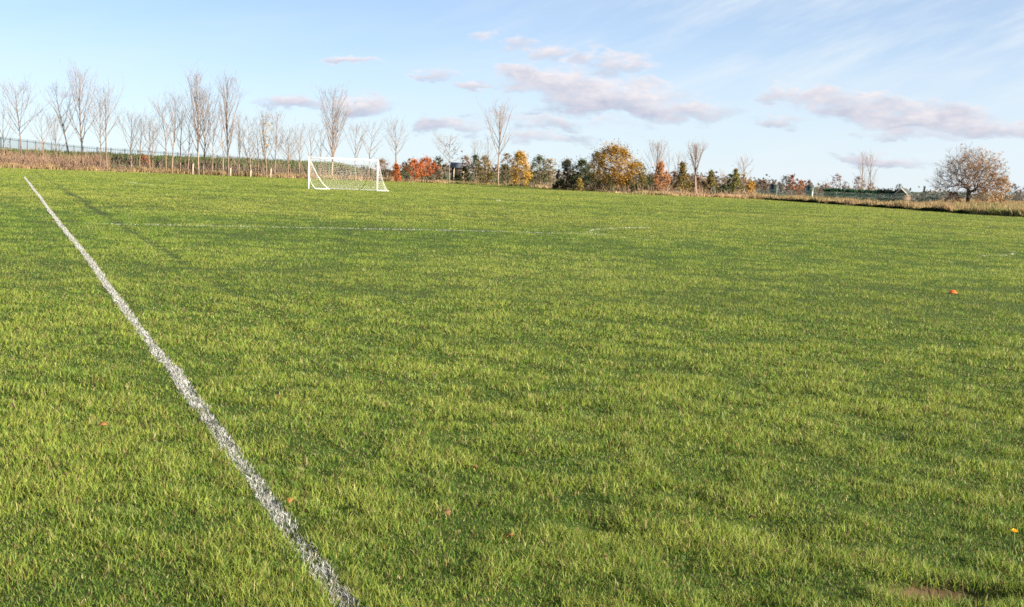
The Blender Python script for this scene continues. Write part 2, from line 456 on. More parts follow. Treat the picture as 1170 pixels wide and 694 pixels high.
def leaf_mesh(cent, rad, n_each, size, cols, rng, name, parent, flat=.85):
    n = len(cent)*n_each
    c = np.repeat(cent, n_each, axis=0); rr = np.repeat(rad, n_each)
    g = rng.normal(size=(n, 3)); g /= np.linalg.norm(g, axis=1, keepdims=True); g *= (np.abs(rng.normal(size=n))*.55)[:, None]
    P = c+g*rr[:, None]*np.array([1, 1, flat])
    A = rng.normal(size=(n, 3)); A /= np.linalg.norm(A, axis=1, keepdims=True)
    B = np.cross(A, rng.normal(size=(n, 3))); B /= np.linalg.norm(B, axis=1, keepdims=True)
    s = size*(.6+.8*rng.random(n))[:, None]
    V = np.stack([P-A*s*.6, P-B*s*.38, P+A*s*.6, P+B*s*.38], 1).reshape(-1, 3)
    i = np.arange(n)[:, None]*4
    cc = np.repeat(np.asarray(cols), n_each, axis=0)*(.75+.5*rng.random(n))[:, None]
    return mesh_obj(name, V, [i+np.array([[0, 1, 2, 3]])], M_leaf, parent, col=np.repeat(cc, 4, axis=0))

PROF = {
    'cone': ([0, .10, .25, .5, .8, 1], [.25, .85, 1.0, .72, .35, .05]),
    'round': ([0, .12, .3, .6, .85, 1], [.3, .75, .98, 1.0, .68, .15]),
    'shrub': ([0, .1, .3, .6, .85, 1], [.75, .95, 1.0, .88, .6, .2]),
    'column': ([0, .2, .5, .8, 1], [.5, .9, 1.0, .8, .2])}
def leafy_tree(seed, root, H, W, prof, c_main, c_alt, trunk_h=.12, clumps=34, per=46, size=.17, crown_r=None, light=None, lean=0, bark=None, gaps=.0):
    rng = np.random.default_rng(seed)
    tz, tr = PROF[prof]
    # skeleton
    out = []
    k = 6; tt = np.linspace(0, 1, k)
    P = np.column_stack([lean*tt+np.cumsum(rng.normal(size=k))*.02*H, np.cumsum(rng.normal(size=k))*.015*H, -.1+(H*.92+.1)*tt]); P[0, :2] = 0
    R = (.014*H+.02)*(1-tt)**.8+.012
    out.append((P, R, 0)); cent = []; rad = []
    ga = rng.random()*6
    for i in range(clumps):
        t = ((i+rng.random())/clumps)**.85
        zz = trunk_h*H+(H-trunk_h*H)*t
        Rm = W*.5*np.interp(t, tz, tr)*(.72+.42*rng.random())
        ga += 2.4+rng.normal()*.5
        rho = Rm*(.35+.6*math.sqrt(rng.random()))
        cr = (crown_r or W*.17)*(.65+.6*rng.random())
        rho = max(rho-cr*.45, 0)
        c = np.array([lean*t+math.cos(ga)*rho, math.sin(ga)*rho, min(zz, H-cr*.5)])
        if rng.random() < gaps: continue
        cent.append(c); rad.append(cr)
        q, r2, dd = sample(P, R, max(min((c[2]-.25*rho)/H, .9), .1))
        mid = (q+c)/2+np.array([0, 0, .06*H*rng.random()])
        out.append((np.array([q, mid, c]), np.array([max(r2*.5, .014), .014, .006]), 1))
    cent = np.array(cent); rad = np.array(rad)
    tsel = rng.random(len(cent))
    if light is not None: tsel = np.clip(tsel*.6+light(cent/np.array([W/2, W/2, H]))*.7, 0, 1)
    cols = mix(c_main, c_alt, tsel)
    b = MB(); b.tubes([(P, R) for P, R, l in out if l == 0], 6); b.build('trunk', bark or M_bark, root, smooth_sh=True)
    b = MB(); b.tubes([(P, R) for P, R, l in out if l == 1], 4); b.build('branch', bark or M_bark, root)['label'] = 'bare limbs carrying the foliage'
    leaf_mesh(cent, rad, per, size, cols, rng, 'crown', root)

def place(px, Y):
    d = at(px, 205, Y); xx = d[0]
    return np.array([xx, Y, float(terr(xx, Y))])
def top_h(pxt, pyt, base):
    p = at(pxt, pyt, base[1]); return p[2]-base[2], p[0]-base[0]

SPECS = []
def bare(px, Y, pxt, pyt, wpx, label, name='bare_tree', cat='tree', group=None, bark=None, twig=None, **kw):
    b = place(px, Y); H, ln = top_h(pxt, pyt, b)
    root = thing(name, label, cat, b, group)
    put_bare(bare_tree(int(px*13+Y), H, ln, wpx/1440*Y, **kw), root, bark or M_barktan, twig or M_twig)
    return root
def leafy(px, Y, pxt, pyt, wpx, prof, c1, c2, label, name='tree', cat='tree', group=None, **kw):
    b = place(px, Y); H, ln = top_h(pxt, pyt, b)
    root = thing(name, label, cat, b, group)
    kw['clumps'] = int(kw.get('clumps', 34)*1.25); kw['per'] = int(kw.get('per', 46)*1.7); kw['size'] = kw.get('size', .17)*.76
    leafy_tree(int(px*7+Y), root, H, wpx/1440*Y*1.4, prof, np.array(c1), np.array(c2), lean=ln, **kw)
    return root

GL = 'bare young trees along the bank'
GR2 = 'autumn trees along the far edge'
# --- the bare row on the left (px, distance, top px, top py, spread px)
bare(26, 158, 19, 101, 46, 'wide vase of bare grey branches on a thin trunk, first tree of the bank row', group=GL, n1=20, n2=7, t0=.38, ang=(30, 48), bark=M_bark)
bare(5, 160, 3, 128, 30, 'small bare sapling at the very start of the bank row', group=GL, n1=10, n2=5)
bare(50, 157, 45, 131, 26, 'slim bare tree with a pale lower trunk in the brown scrub', group=GL, n1=12, n2=5)
bare(80, 159, 66, 101, 34, 'bare tree leaning towards the fence, beside the tallest of the scrub trees', group=GL, n1=15, n2=6, t0=.35, ang=(22, 34), bark=M_bark)
bare(93, 158, 94, 86, 32, 'tallest bare tree growing out of the brown scrub, upright and narrow', group=GL, n1=22, n2=6, t0=.25, ang=(16, 30))
bare(122, 157, 121, 105, 40, 'twin stemmed bare tree with dark trunk foot at the end of the brown scrub', group=GL, n1=16, n2=6, stems=2, t0=.38, ang=(24, 40), bark=M_bark)
bare(66, 164, 62, 138, 38, 'low bushy bare tree between the first trunks of the scrub', group=GL, n1=14, n2=7, t0=.15, ang=(30, 55))
bare(149, 160, 149, 134, 34, 'low round headed bare tree just past the scrub', group=GL, n1=16, n2=7, t0=.3, ang=(34, 55))
bare(159, 161, 162, 139, 22, 'thin bare tree beside the rust coloured shrub on its near end', group=GL, n1=10, n2=5)
bare(171, 159, 169, 135, 26, 'bare tree forking low directly in front of the rust coloured shrub', group=GL, n1=13, n2=6, stems=2, t0=.3)
bare(190, 160, 184, 124, 32, 'bare tree spreading sideways against the tall trunk past the rust shrub', group=GL, n1=14, n2=7, ang=(35, 55), t0=.35)
bare(196, 160, 197, 112, 34, 'straight pale trunked bare tree with a spiky narrow top past the rust shrub', group=GL, n1=20, n2=6, t0=.3, ang=(18, 34), bark=M_barkpale)
bare(206, 163, 208, 126, 22, 'slender bare tree filling the gap before the tall broom shaped tree', group=GL, n1=12, n2=6)
bare(215, 161, 216, 134, 20, 'short thin bare tree close before the tall broom shaped tree', group=GL, n1=10, n2=5)
bare(227, 161, 227, 90, 36, 'tall broom shaped bare tree with many upright shoots', group=GL, n1=26, n2=7, t0=.22, ang=(14, 26), stems=2, bark=M_barkpale)
bare(241, 161, 243, 130, 24, 'medium bare tree just after the tall broom shaped tree', group=GL, n1=12, n2=6, twig=M_twigtan)
bare(261, 161, 261, 92, 24, 'tall pillar shaped bare tree with a dark straight trunk', group=GL, n1=26, n2=6, t0=.2, ang=(12, 22), bark=M_bark)
bare(254, 160, 252, 128, 22, 'crooked pale stem leaning on the foot of the pillar shaped tree', group=GL, n1=10, n2=5, bark=M_barkpale)
bare(272, 163, 273, 134, 16, 'very thin upright bare pole tree following the pillar shaped tree', group=GL, n1=10, n2=4, ang=(14, 24))
bare(286, 161, 283, 138, 28, 'bare tree with crossing pale stems at its foot', group=GL, n1=15, n2=6, stems=2, bark=M_barkpale)
r_ = bare(304, 162, 302, 131, 22, 'slim tree still holding a column of yellow leaves in the bare row', name='yellowing_tree', group=GL, n1=16, n2=6, t0=.15, ang=(14, 26))
_rg = np.random.default_rng(5); _H = top_h(302, 131, place(304, 162))[0]
_c = np.column_stack([_rg.normal(size=26)*.4, _rg.normal(size=26)*.4, _H*np.concatenate([.55+.45*_rg.random(16), .3+.3*_rg.random(10)])])
leaf_mesh(_c, np.full(26, .4), 9, .15, np.tile([.42, .27, .07], (26, 1)), _rg, 'leaves', r_)
bare(295, 164, 295, 141, 16, 'thin bare tree tucked just before the yellow leaved one', group=GL, n1=10, n2=5)
bare(314, 162, 318, 133, 26, 'bare tree with a loose open head just after the yellow leaved one', group=GL, n1=14, n2=6)
bare(329, 162, 331, 150, 32, 'low wide bare tree with a reddish foot not far from the goal', group=GL, n1=15, n2=7, ang=(30, 50), t0=.3, stems=2)
bare(341, 164, 343, 146, 18, 'thin leaning bare tree close before the goal post', group=GL, n1=10, n2=5)
bare(354, 166, 353, 146, 20, 'thin bare tree rising straight over the near goal post', group=GL, n1=11, n2=5)
bare(379, 168, 381, 106, 36, 'tall vase shaped bare tree standing behind the goal', group=GL, n1=24, n2=6, t0=.25, ang=(14, 30), stems=2, bark=M_barkpale)
bare(366, 170, 365, 150, 18, 'short thin bare tree seen through the goal beside the tall vase shaped one', group=GL, n1=9, n2=5)
bare(406, 170, 407, 147, 28, 'open bare tree with a pale stem seen through the middle of the goal', group=GL, n1=13, n2=6, t0=.35, bark=M_barkpale)
bare(421, 172, 427, 143, 24, 'leaning bare tree with a pale stem seen through the far end of the goal', group=GL, n1=12, n2=6, t0=.35, bark=M_barkpale)
bare(453, 182, 452, 140, 24, 'forked bare tree rising behind the small orange shrub', group=GR2, n1=12, n2=5, t0=.45, stems=2, bark=M_barkpale)

# --- right of the goal
r_ = bare(513, 180, 513, 159, 28, 'small round headed tree with a whitish trunk and few dark leaves', name='round_tree', group=GR2, n1=18, n2=7, t0=.42, ang=(40, 62), bark=M_barkpale, twig=M_twigtan, shape='vase')
_c = np.column_stack([_rg.normal(size=24)*.85, _rg.normal(size=24)*.6, 3.4+2.5*_rg.random(24)])
leaf_mesh(_c, np.full(24, .22), 6, .15, np.tile([.14, .075, .06], (24, 1)), _rg, 'leaves', r_)
bare(569, 182, 571, 124, 34, 'tallest pale bare tree beyond the pitch, fan shaped, beside the golden tree', name='tall_bare_tree', group=GR2, n1=20, n2=6, t0=.34, ang=(18, 34), bark=M_barkpale, twig=M_twigtan, r0=.13)
bare(542, 196, 542, 163, 16, 'faint thin bare tree behind the dark evergreen shrubs', group=GR2, n1=12, n2=5)
bare(560, 196, 560, 157, 16, 'faint thin bare tree just behind the tallest pale one', group=GR2, n1=12, n2=5)
bare(749, 165, 750, 167, 22, 'bushy topped bare tree rising behind the copper shrub', group=GR2, n1=24, n2=7, t0=.3, ang=(16, 30))
bare(763, 170, 764, 180, 12, 'thin bare tree squeezed between copper and green shrubs', group=GR2, n1=10, n2=5)
bare(775, 168, 776, 177, 14, 'thin bare tree over the green cone shaped tree', group=GR2, n1=12, n2=5)
bare(784, 170, 785, 177, 12, 'second thin bare tree over the green cone shaped tree, nearer the white trunk', group=GR2, n1=11, n2=5)
bare(795.6, 146, 796, 169, 17, 'bare tree with a clean white trunk among the coloured shrubs', name='white_trunk_tree', group=GR2, n1=24, n2=7, t0=.40, ang=(18, 34), bark=M_barkpale, r0=.14)
bare(826, 160, 825, 196, 9, 'tiny dark bare tree between the two small green ones', group=GR2, n1=9, n2=4)
bare(851, 150, 850, 184, 15, 'small tan bare tree beside the last green tree of the row', group=GR2, n1=16, n2=6, twig=M_twigtan)

DG = (.030, .042, .016); DG2 = (.060, .070, .024); OL = (.085, .085, .028); OL2 = (.17, .12, .03)
GO = (.36, .19, .03); GO2 = (.46, .275, .05); RU = (.31, .082, .025); RU2 = (.41, .13, .038); CO = (.31, .13, .05); CO2 = (.40, .20, .08); TN2 = (.24, .19, .12)
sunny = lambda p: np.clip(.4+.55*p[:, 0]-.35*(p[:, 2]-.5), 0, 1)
leafy(454, 172, 453, 187, 15, 'cone', RU, RU2, 'small bright orange shrub by the goal, narrow and upright', 'orange_shrub', 'shrub', GR2, clumps=26, per=40, trunk_h=.04)
leafy(475, 176, 474, 182, 19, 'round', RU, RU2, 'rust red bush, nearer of two to the goal', 'rust_bush', 'shrub', GR2, clumps=30, per=42, trunk_h=.18)
leafy(488, 178, 488, 180, 20, 'round', (.30, .075, .022), RU2, 'rust red bush, farther of two from the goal', 'rust_bush', 'shrub', GR2, clumps=30, per=42, trunk_h=.28)
leafy(168, 172, 165, 178, 13, 'shrub', (.26, .085, .03), (.34, .13, .05), 'small rust brown shrub standing alone among the bare trees', 'rust_shrub', 'shrub', None, clumps=34, per=34, trunk_h=.02)
leafy(533, 190, 532, 178, 16, 'round', (.17, .09, .045), (.24, .14, .06), 'brown topped small tree before the dark evergreens', 'brown_tree', 'tree', GR2, clumps=22, per=34)
leafy(543, 188, 543, 177, 17, 'shrub', DG, DG2, 'dark evergreen with a tinge of blue beside the brown topped tree', 'evergreen_shrub', 'shrub', GR2, clumps=30, per=42, trunk_h=.02)
leafy(556, 182, 553, 178, 20, 'round', (.10, .085, .025), (.24, .15, .03), 'olive and yellow shrub just before the tallest pale tree', 'olive_shrub', 'shrub', GR2, clumps=30, per=42, trunk_h=.04)
leafy(580, 190, 579, 175, 18, 'round', (.16, .10, .05), (.22, .15, .07), 'brown tree behind the golden tree', 'brown_tree', 'tree', GR2, clumps=22, per=36)
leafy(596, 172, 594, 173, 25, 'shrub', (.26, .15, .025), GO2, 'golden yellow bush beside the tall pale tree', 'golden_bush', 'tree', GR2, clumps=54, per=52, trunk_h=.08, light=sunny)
leafy(577, 184, 577, 188, 14, 'shrub', DG, OL, 'dark green bush at the shaded side of the golden bush', 'dark_bush', 'shrub', GR2, clumps=20, per=40, trunk_h=.02)
leafy(617, 174, 616, 178, 22, 'round', DG2, (.11, .11, .035), 'green tree between the golden bush and the tan tree', 'green_tree', 'tree', GR2, clumps=36, per=44, trunk_h=.10)
leafy(629, 164, 628, 181, 17, 'column', (.19, .15, .085), (.27, .215, .13), 'tan leaved tree with thinning crown beside the dark trees', 'tan_tree', 'tree', GR2, clumps=26, per=26, trunk_h=.2, bark=M_barktan)
leafy(648, 158, 648, 182, 24, 'shrub', (.035, .034, .015), (.075, .055, .02), 'dark bronze tree, first of the dark clump before the golden oak', 'dark_tree', 'tree', GR2, clumps=34, per=46, trunk_h=.06, bark=M_barkdark)
leafy(666, 156, 665, 182, 26, 'shrub', DG, DG2, 'dark green tree, second of the dark clump before the golden oak', 'dark_tree', 'tree', GR2, clumps=40, per=46, trunk_h=.05, bark=M_barkdark)
leafy(662, 148, 663, 204, 10, 'shrub', (.20, .15, .03), (.32, .23, .05), 'small yellow shrub at the foot of the dark clump', 'yellow_shrub', 'shrub', GR2, clumps=14, per=30, trunk_h=.05)
leafy(683, 157, 683, 173, 27, 'shrub', (.05, .05, .02), (.16, .11, .03), 'tall dark tree merging with the shaded side of the golden oak', 'dark_tree', 'tree', GR2, clumps=44, per=46, trunk_h=.05, bark=M_barkdark)
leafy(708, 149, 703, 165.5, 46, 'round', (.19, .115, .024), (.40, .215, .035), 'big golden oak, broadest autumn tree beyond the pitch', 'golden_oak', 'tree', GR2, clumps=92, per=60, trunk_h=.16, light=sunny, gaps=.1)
leafy(727, 152, 727, 184, 27, 'shrub', (.055, .055, .018), (.18, .13, .03), 'olive green tree at the sunny side of the golden oak', 'olive_tree', 'tree', GR2, clumps=40, per=46, trunk_h=.05, bark=M_barkdark)
leafy(757, 145, 755, 185, 23, 'cone', CO, CO2, 'copper orange tree, pointed, beyond the golden oak', 'copper_tree', 'tree', GR2, clumps=42, per=40, trunk_h=.08, gaps=.08)
leafy(771, 150, 771, 197, 10, 'shrub', (.10, .05, .03), (.16, .08, .05), 'dark red brown shrub between copper and green trees', 'brown_shrub', 'shrub', GR2, clumps=14, per=34, trunk_h=.02)
leafy(782, 146, 779.5, 185.5, 20, 'cone', (.085, .085, .024), (.24, .15, .03), 'cone shaped green tree turning orange low down', 'green_tree', 'tree', GR2, clumps=40, per=42, trunk_h=.06)
leafy(797, 156, 797, 201, 17, 'round', (.17, .10, .07), (.24, .15, .10), 'reddish brown shrub around the white trunk', 'brown_shrub', 'shrub', GR2, clumps=20, per=26, trunk_h=.1)
leafy(813, 148, 813, 195, 17, 'cone', (.085, .08, .024), (.20, .14, .03), 'small olive pyramid tree standing free after the white trunk', 'olive_tree', 'tree', GR2, clumps=30, per=38, trunk_h=.08)
leafy(836, 150, 836, 199, 9, 'shrub', (.03, .06, .025), (.05, .085, .03), 'little dark green conifer beside the last green tree', 'dark_shrub', 'shrub', GR2, clumps=16, per=40, trunk_h=.02)
leafy(842, 148, 841, 193, 13, 'cone', (.095, .105, .028), (.19, .16, .04), 'last green tree of the row, narrow with a pointed tip', 'green_tree', 'tree', GR2, clumps=30, per=38, trunk_h=.05)
leafy(858, 146, 858, 207, 12, 'shrub', (.34, .19, .03), GO2, 'small golden shrub at the end of the autumn row', 'golden_shrub', 'shrub', GR2, clumps=20, per=36, trunk_h=.06)
leafy(850, 149, 850, 198, 12, 'round', (.24, .17, .08), (.30, .22, .11), 'tan yellow thin shrub before the small golden shrub', 'tan_shrub', 'shrub', GR2, clumps=16, per=22, trunk_h=.1)
# low hedge pieces behind the row
for i, (px, Y, top, wpx, c1, c2, lab) in enumerate((
    (436, 196, 181, 22, (.16, .085, .045), (.22, .13, .06), 'brown and orange hedge clump behind the goal corner'),
    (441, 190, 193, 18, DG, DG2, 'dark green low bush behind the goal corner'),
    (464, 192, 190, 16, DG2, OL, 'green low bush between the orange shrub and the rust bushes'),
    (500, 186, 179, 20, DG, DG2, 'dark evergreen behind the farther rust bush'),
    (502, 182, 188, 12, (.17, .12, .08), (.24, .17, .11), 'thin brown shrub beside the farther rust bush'),
    (484, 190, 196, 14, DG, DG2, 'dark low bush under the rust bushes'),
    (522, 184, 200, 14, DG2, OL, 'low olive bush by the small white trunk'),
    (531, 184, 190, 10, DG, DG2, 'short dark bush before the grey shed'),
    (606, 190, 196, 16, DG, DG2, 'low dark bush behind the golden bush'),
    (560, 188, 197, 20, DG, OL, 'low dark olive bush behind the tallest pale tree'),
    (590, 186, 200, 18, DG2, OL, 'low green bush under the golden bush'),
    (622, 176, 198, 22, DG, DG2, 'low dark bush under the green tree'),
    (656, 160, 200, 22, (.04, .035, .016), OL, 'dark bronze low bush among the dark clump'),
    (676, 160, 198, 22, DG, DG2, 'dark green low bush among the dark clump'),
    (714, 152, 203, 24, OL, (.2, .13, .03), 'low yellow olive bush beneath the golden oak'),
    (735, 156, 203, 18, (.05, .05, .02), OL, 'low olive bush at the far side of the oak'),
    (790, 156, 207, 16, (.09, .07, .035), (.15, .1, .05), 'low dull brown bush before the white trunk'),
    (828, 158, 211, 16, DG, OL, 'low green bush between the two small green trees'),
    (640, 162, 206, 14, DG, OL, 'low dark bush under the tan tree'),
    (694, 156, 204, 24, DG, DG2, 'dark understorey bush beneath the golden oak'),
    (744, 158, 203, 16, DG, DG2, 'low dark bush between oak and copper tree'),
    (805, 158, 206, 14, (.14, .085, .05), (.2, .13, .07), 'low brown bush behind the white trunk'))):
    leafy(px, Y, px, top, wpx, 'shrub', c1, c2, lab, 'hedge_bush', 'shrub', 'bushes behind the autumn trees', clumps=20, per=40, trunk_h=.0, bark=M_barkdark)
# dark low bushes at the foot of the bank
for i, (px, top, wpx) in enumerate(((10, 173, 20), (36, 175, 16), (64, 177, 16), (108, 177, 24), (135, 178, 22), (150, 180, 14), (182, 183, 16), (214, 184, 20), (232, 185, 16), (246, 186, 18), (272, 188, 22), (296, 190, 20), (322, 191, 22), (345, 192, 16), (392, 191, 20), (416, 190, 20))):
    leafy(px, 178, px, top, wpx, 'shrub', DG, (.055, .065, .022), 'low dark green bush on the bank behind the bare trees', 'bank_bush', 'shrub', 'dark bushes on the bank', clumps=16, per=36, trunk_h=.0, bark=M_barkdark)

# --- big spreading tree on the right
def spreading(seed, H, W, fork):
    "limbs grow from the fork towards points spread through a dome; thickness follows what each limb carries"
    rng = np.random.default_rng(seed)
    nodes = [np.array([0, 0, -.3]), np.array([.03, 0, fork*.45]), np.array([.06, .02, fork])]; par = [-1, 0, 1]
    T = []
    zc = fork+.10*(H-fork)
    while len(T) < 620:
        v = rng.normal(size=3); v /= np.linalg.norm(v); v[2] = abs(v[2])*1.0-.10*rng.random()
        rr = rng.random()**.38
        p = np.array([v[0]*W*.5, v[1]*W*.46, zc+v[2]*(H-zc) if v[2] > 0 else zc+v[2]*(zc-fork*.6)])
        q = np.array([p[0]*rr, p[1]*rr, zc+(p[2]-zc)*rr])
        if np.linalg.norm((q-nodes[2])/np.array([W*.5, W*.5, H-fork])) < .16: continue
        q = q*(1+.05*rng.normal()); T.append(q)
    T.sort(key=lambda p: np.linalg.norm(p-nodes[2]))
    NA = np.array(nodes)
    for p in T:
        dv = NA[2:]-p; ds = np.linalg.norm(dv, axis=1)
        dr = np.linalg.norm(NA[2:]-NA[2], axis=1)
        out_ = np.linalg.norm(p-NA[2])
        cost = ds+.35*dr+np.where(dr > out_*.92, 3.0, 0)
        k = int(np.argmin(cost))+2
        a = NA[k]; L = np.linalg.norm(p-a); n_ = max(1, int(L/.55))
        rad = nrm(a-NA[2]) if k > 2 else np.array([0, 0, 1.0])
        prev = k; bend = rad*L*.22+rng.normal(size=3)*.06*L
        for i_ in range(1, n_+1):
            t_ = i_/n_
            q = a*(1-t_)+p*t_+bend*math.sin(math.pi*t_)*(.6)
            nodes.append(q); par.append(prev); prev = len(nodes)-1
        NA = np.array(nodes)
    cnt = np.zeros(len(nodes)); kids = [0]*len(nodes)
    for i_ in range(1, len(nodes)): kids[par[i_]] += 1
    for i_ in range(len(nodes)-1, 0, -1):
        if kids[i_] == 0: cnt[i_] += 1
        cnt[par[i_]] += cnt[i_]
    rad_ = .0155*cnt**.50
    out = []
    for i_ in range(1, len(nodes)):
        a, b_ = nodes[par[i_]], nodes[i_]
        lv = 0 if i_ < 3 else (1 if cnt[i_] > 22 else 2)
        ra = rad_[i_]*1.08 if kids[par[i_]] > 1 and lv else min(rad_[par[i_]], rad_[i_]*1.25)
        out.append((np.array([a, b_]), np.array([ra if lv else max(ra, .2), rad_[i_] if lv else max(rad_[i_], .2)]), lv))
    tips = []
    for i_ in range(3, len(nodes)):
        if cnt[i_] > 9: continue
        d0 = nrm(nodes[i_]-nodes[par[i_]])
        for k in range(4 if kids[i_] else 6):
            d1 = nrm(d0+perp(rng, d0)*(.55+.5*rng.random()))
            st_ = nodes[par[i_]]*(1-rng.random())+nodes[i_]*1 if False else nodes[i_]
            P4, R4 = branch(rng, st_, d1, .45+.55*rng.random(), .0095, 4, .1, .13, out, 3); tips.append(P4[-1])
            for m_ in range(1):
                q5, r5, d5 = sample(P4, R4, .3+.6*rng.random())
                P5, R5 = branch(rng, q5, nrm(d5+perp(rng, d5)*.7), .25+.3*rng.random(), .0075, 3, .05, .12, out, 3)
    return out, np.array(tips)
YB = 150
b = place(1107.5, YB); Ht, _ = top_h(1107, 169, b)
root = thing('spreading_tree', 'wide domed nearly bare tree standing alone on rough grass, a few golden leaves', 'tree', b)
out, tips = spreading(3, Ht*.98, 80/1440*YB, Ht*.25)
mb = MB(); mb.tubes([(P, R) for P, R, l in out if l == 0], 8); mb.build('trunk', M_barkdark, root, smooth_sh=True)
mb = MB(); mb.tubes([(P, R) for P, R, l in out if l == 1], 7); mb.build('limb', M_barkdark, root, smooth_sh=True)
mb = MB(); mb.tubes([(P, R) for P, R, l in out if l > 1], 3); mb.build('crown', M_twigdark, root)
rg = np.random.default_rng(8)
wgt = np.clip((tips[:, 0]/(46/1440*YB)+.45)*.62, .05, .85)
sel = tips[rg.random(len(tips)) < wgt*1.0]
leaf_mesh(sel, np.full(len(sel), .22), 4, .12, mix((.26, .135, .045), (.40, .225, .085), rg.random(len(sel))), rg, 'leaves', root)
leafy(1146, YB+2, 1144, 203, 22, 'round', (.28, .16, .065), (.40, .25, .11), 'golden brown sapling at the side of the wide bare tree', 'golden_sapling', 'tree', None, clumps=30, per=28, trunk_h=.05, gaps=.15)
leafy(1126, YB-1, 1125, 214, 26, 'shrub', (.25, .14, .07), (.34, .21, .10), 'low orange brown thicket under the wide bare tree', 'brown_thicket', 'shrub', None, clumps=26, per=20, trunk_h=.0)
leafy(1090, YB+4, 1090, 218, 22, 'shrub', (.10, .055, .04), (.17, .10, .07), 'low dark brown thicket before the trunk of the wide bare tree', 'brown_thicket', 'shrub', None, clumps=20, per=22, trunk_h=.0)

# ------------------------------------------------------------------ far trees on the right
for px, Y, pt, yt, wpx, prof, c1, c2, lab, nm in (
    (872, 330, 871, 205, 16, 'round', (.13, .075, .05), (.18, .10, .07), 'far brown tree just after the golden shrub', 'far_tree'),
    (884, 360, 884, 208, 14, 'round', (.13, .10, .085), (.17, .13, .11), 'far grey tree before the rust red one', 'far_tree'),
    (899, 330, 898, 201, 18, 'round', (.15, .14, .13), (.20, .18, .16), 'far grey tree leaning on the rust red one', 'far_tree'),
    (907, 310, 905, 199.5, 14, 'round', (.20, .07, .04), (.27, .10, .055), 'far rust red tree above the green mesh fence', 'far_tree'),
    (916, 312, 915, 206, 16, 'round', (.28, .11, .05), (.34, .14, .06), 'far orange bush beside the rust red tree', 'far_bush'),
    (925, 350, 924, 206, 10, 'round', (.17, .10, .08), (.22, .14, .11), 'far pinkish bush after the orange one', 'far_bush'),
    (944, 340, 944, 209, 26, 'shrub', (.18, .10, .06), (.24, .14, .09), 'far brown hedge clump before the round grey tree', 'far_bush'),
    (958, 345, 957, 198.5, 20, 'round', (.19, .13, .12), (.25, .18, .16), 'far round grey brown tree over the dark hedge', 'far_tree'),
    (982, 340, 981, 201, 20, 'round', (.20, .13, .11), (.26, .18, .15), 'far pinkish brown tree at the foot of two tall thin ones', 'far_tree'),
    (996, 345, 996, 209, 16, 'shrub', (.19, .12, .09), (.25, .16, .13), 'far low brown bush after the pinkish tree', 'far_bush'),
    (1028, 520, 1028, 210, 10, 'round', (.08, .08, .06), (.11, .10, .08), 'far dark round tree rising behind the gabled shed', 'far_tree'),
    (1057, 420, 1056.5, 213, 6, 'cone', (.03, .05, .045), (.045, .07, .06), 'far dark conifer standing alone before the wide bare tree', 'conifer'),
    (1160, 420, 1159, 210, 14, 'round', (.12, .095, .09), (.16, .13, .12), 'far grey tree past the wide bare tree', 'far_tree'),
    (1172, 400, 1172, 213, 16, 'round', (.16, .08, .06), (.2, .11, .08), 'far red brown tree at the end of the fence', 'far_tree')):
    leafy(px, Y, pt, yt, wpx, prof, c1, c2, lab, nm, 'tree' if 'bush' not in nm else 'shrub', 'far trees beyond the green fence', clumps=24, per=30, size=.32, trunk_h=.05)
bare(986, 320, 986, 176, 14, 'tall thin bare tree beyond the fence, taller of a pair', group='far trees beyond the green fence', n1=18, n2=5, twig_r=.02, ang=(14, 28))
bare(996, 322, 996, 179, 12, 'tall thin bare tree beyond the fence, shorter of a pair', group='far trees beyond the green fence', n1=16, n2=5, twig_r=.02, ang=(14, 28))

# far wooded skyline, one mass
rg = np.random.default_rng(21)
n = 700; az = -.09+rg.random(n)*.75; dist = 560+rg.random(n)*260
cx = az*dist; cy = dist
hh = 5.5+4.5*fbm(cx/40, cy/200, 91, 2)+2*rg.random(n)
zz = terr(cx, cy)+hh*.5
cen = np.column_stack([cx, cy, zz]); cen = np.concatenate([cen, cen+np.array([0, 0, -2.0])])
cc = mix((.10, .09, .075), (.17, .13, .10), rg.random(len(cen)))
fw = leaf_mesh(cen, np.concatenate([hh*.55, hh*.6]), 16, 1.3, cc, rg, 'far_wood', None, flat=.7)
kind(fw, 'stuff', 'low wooded skyline far beyond the fields', 'wood')

# ------------------------------------------------------------------ rough grass round the pitch, bramble scrub
def rough(name, n, sampler, h0, h1, w, pal, seed, lab, lean=(.1, .4)):
    rg = np.random.default_rng(seed); x, y = sampler(n, rg)
    cl = fbm(x/1.6, y/1.6, seed, 3); c2 = fbm(x/7, y/7, seed+3, 2)
    k = cl > .30+.2*rg.random(len(x)); x, y, cl, c2 = x[k], y[k], cl[k], c2[k]
    hgt = (h0+(h1-h0)*smooth(.35, .7, cl))*(.6+.6*rg.random(len(x)))
    ww = w*(.6+.8*rg.random(len(x)))
    tsel = np.clip(.5+(c2-.5)*1.8+(rg.random(len(x))-.5)*.9, 0, .999)
    pal = np.array(pal); f = tsel*(len(pal)-1); i = f.astype(int); fr = (f-i)[:, None]
    col = pal[i]*(1-fr)+pal[i+1]*fr
    V, Fs, Cc = blades(x, y, terr(x, y)-.02, hgt, ww, col, lean[0]+(lean[1]-lean[0])*rg.random(len(x)), True, rg)
    return kind(mesh_obj(name, V, Fs, M_dry, col=Cc), 'stuff', lab, 'grass')
def strip(t0, t1, d0, d1, pw=1.0):
    def fn(n, rg):
        t = t0+(t1-t0)*rg.random(n); e_ = np.interp(t, EDGE_T, EDGE_Y)
        y = e_+d0+(d1-d0)*rg.random(n)**pw
        return t*y, y
    return fn
TANS = [(.17, .13, .06), (.31, .21, .115), (.37, .265, .15), (.27, .16, .09), (.20, .18, .075)]
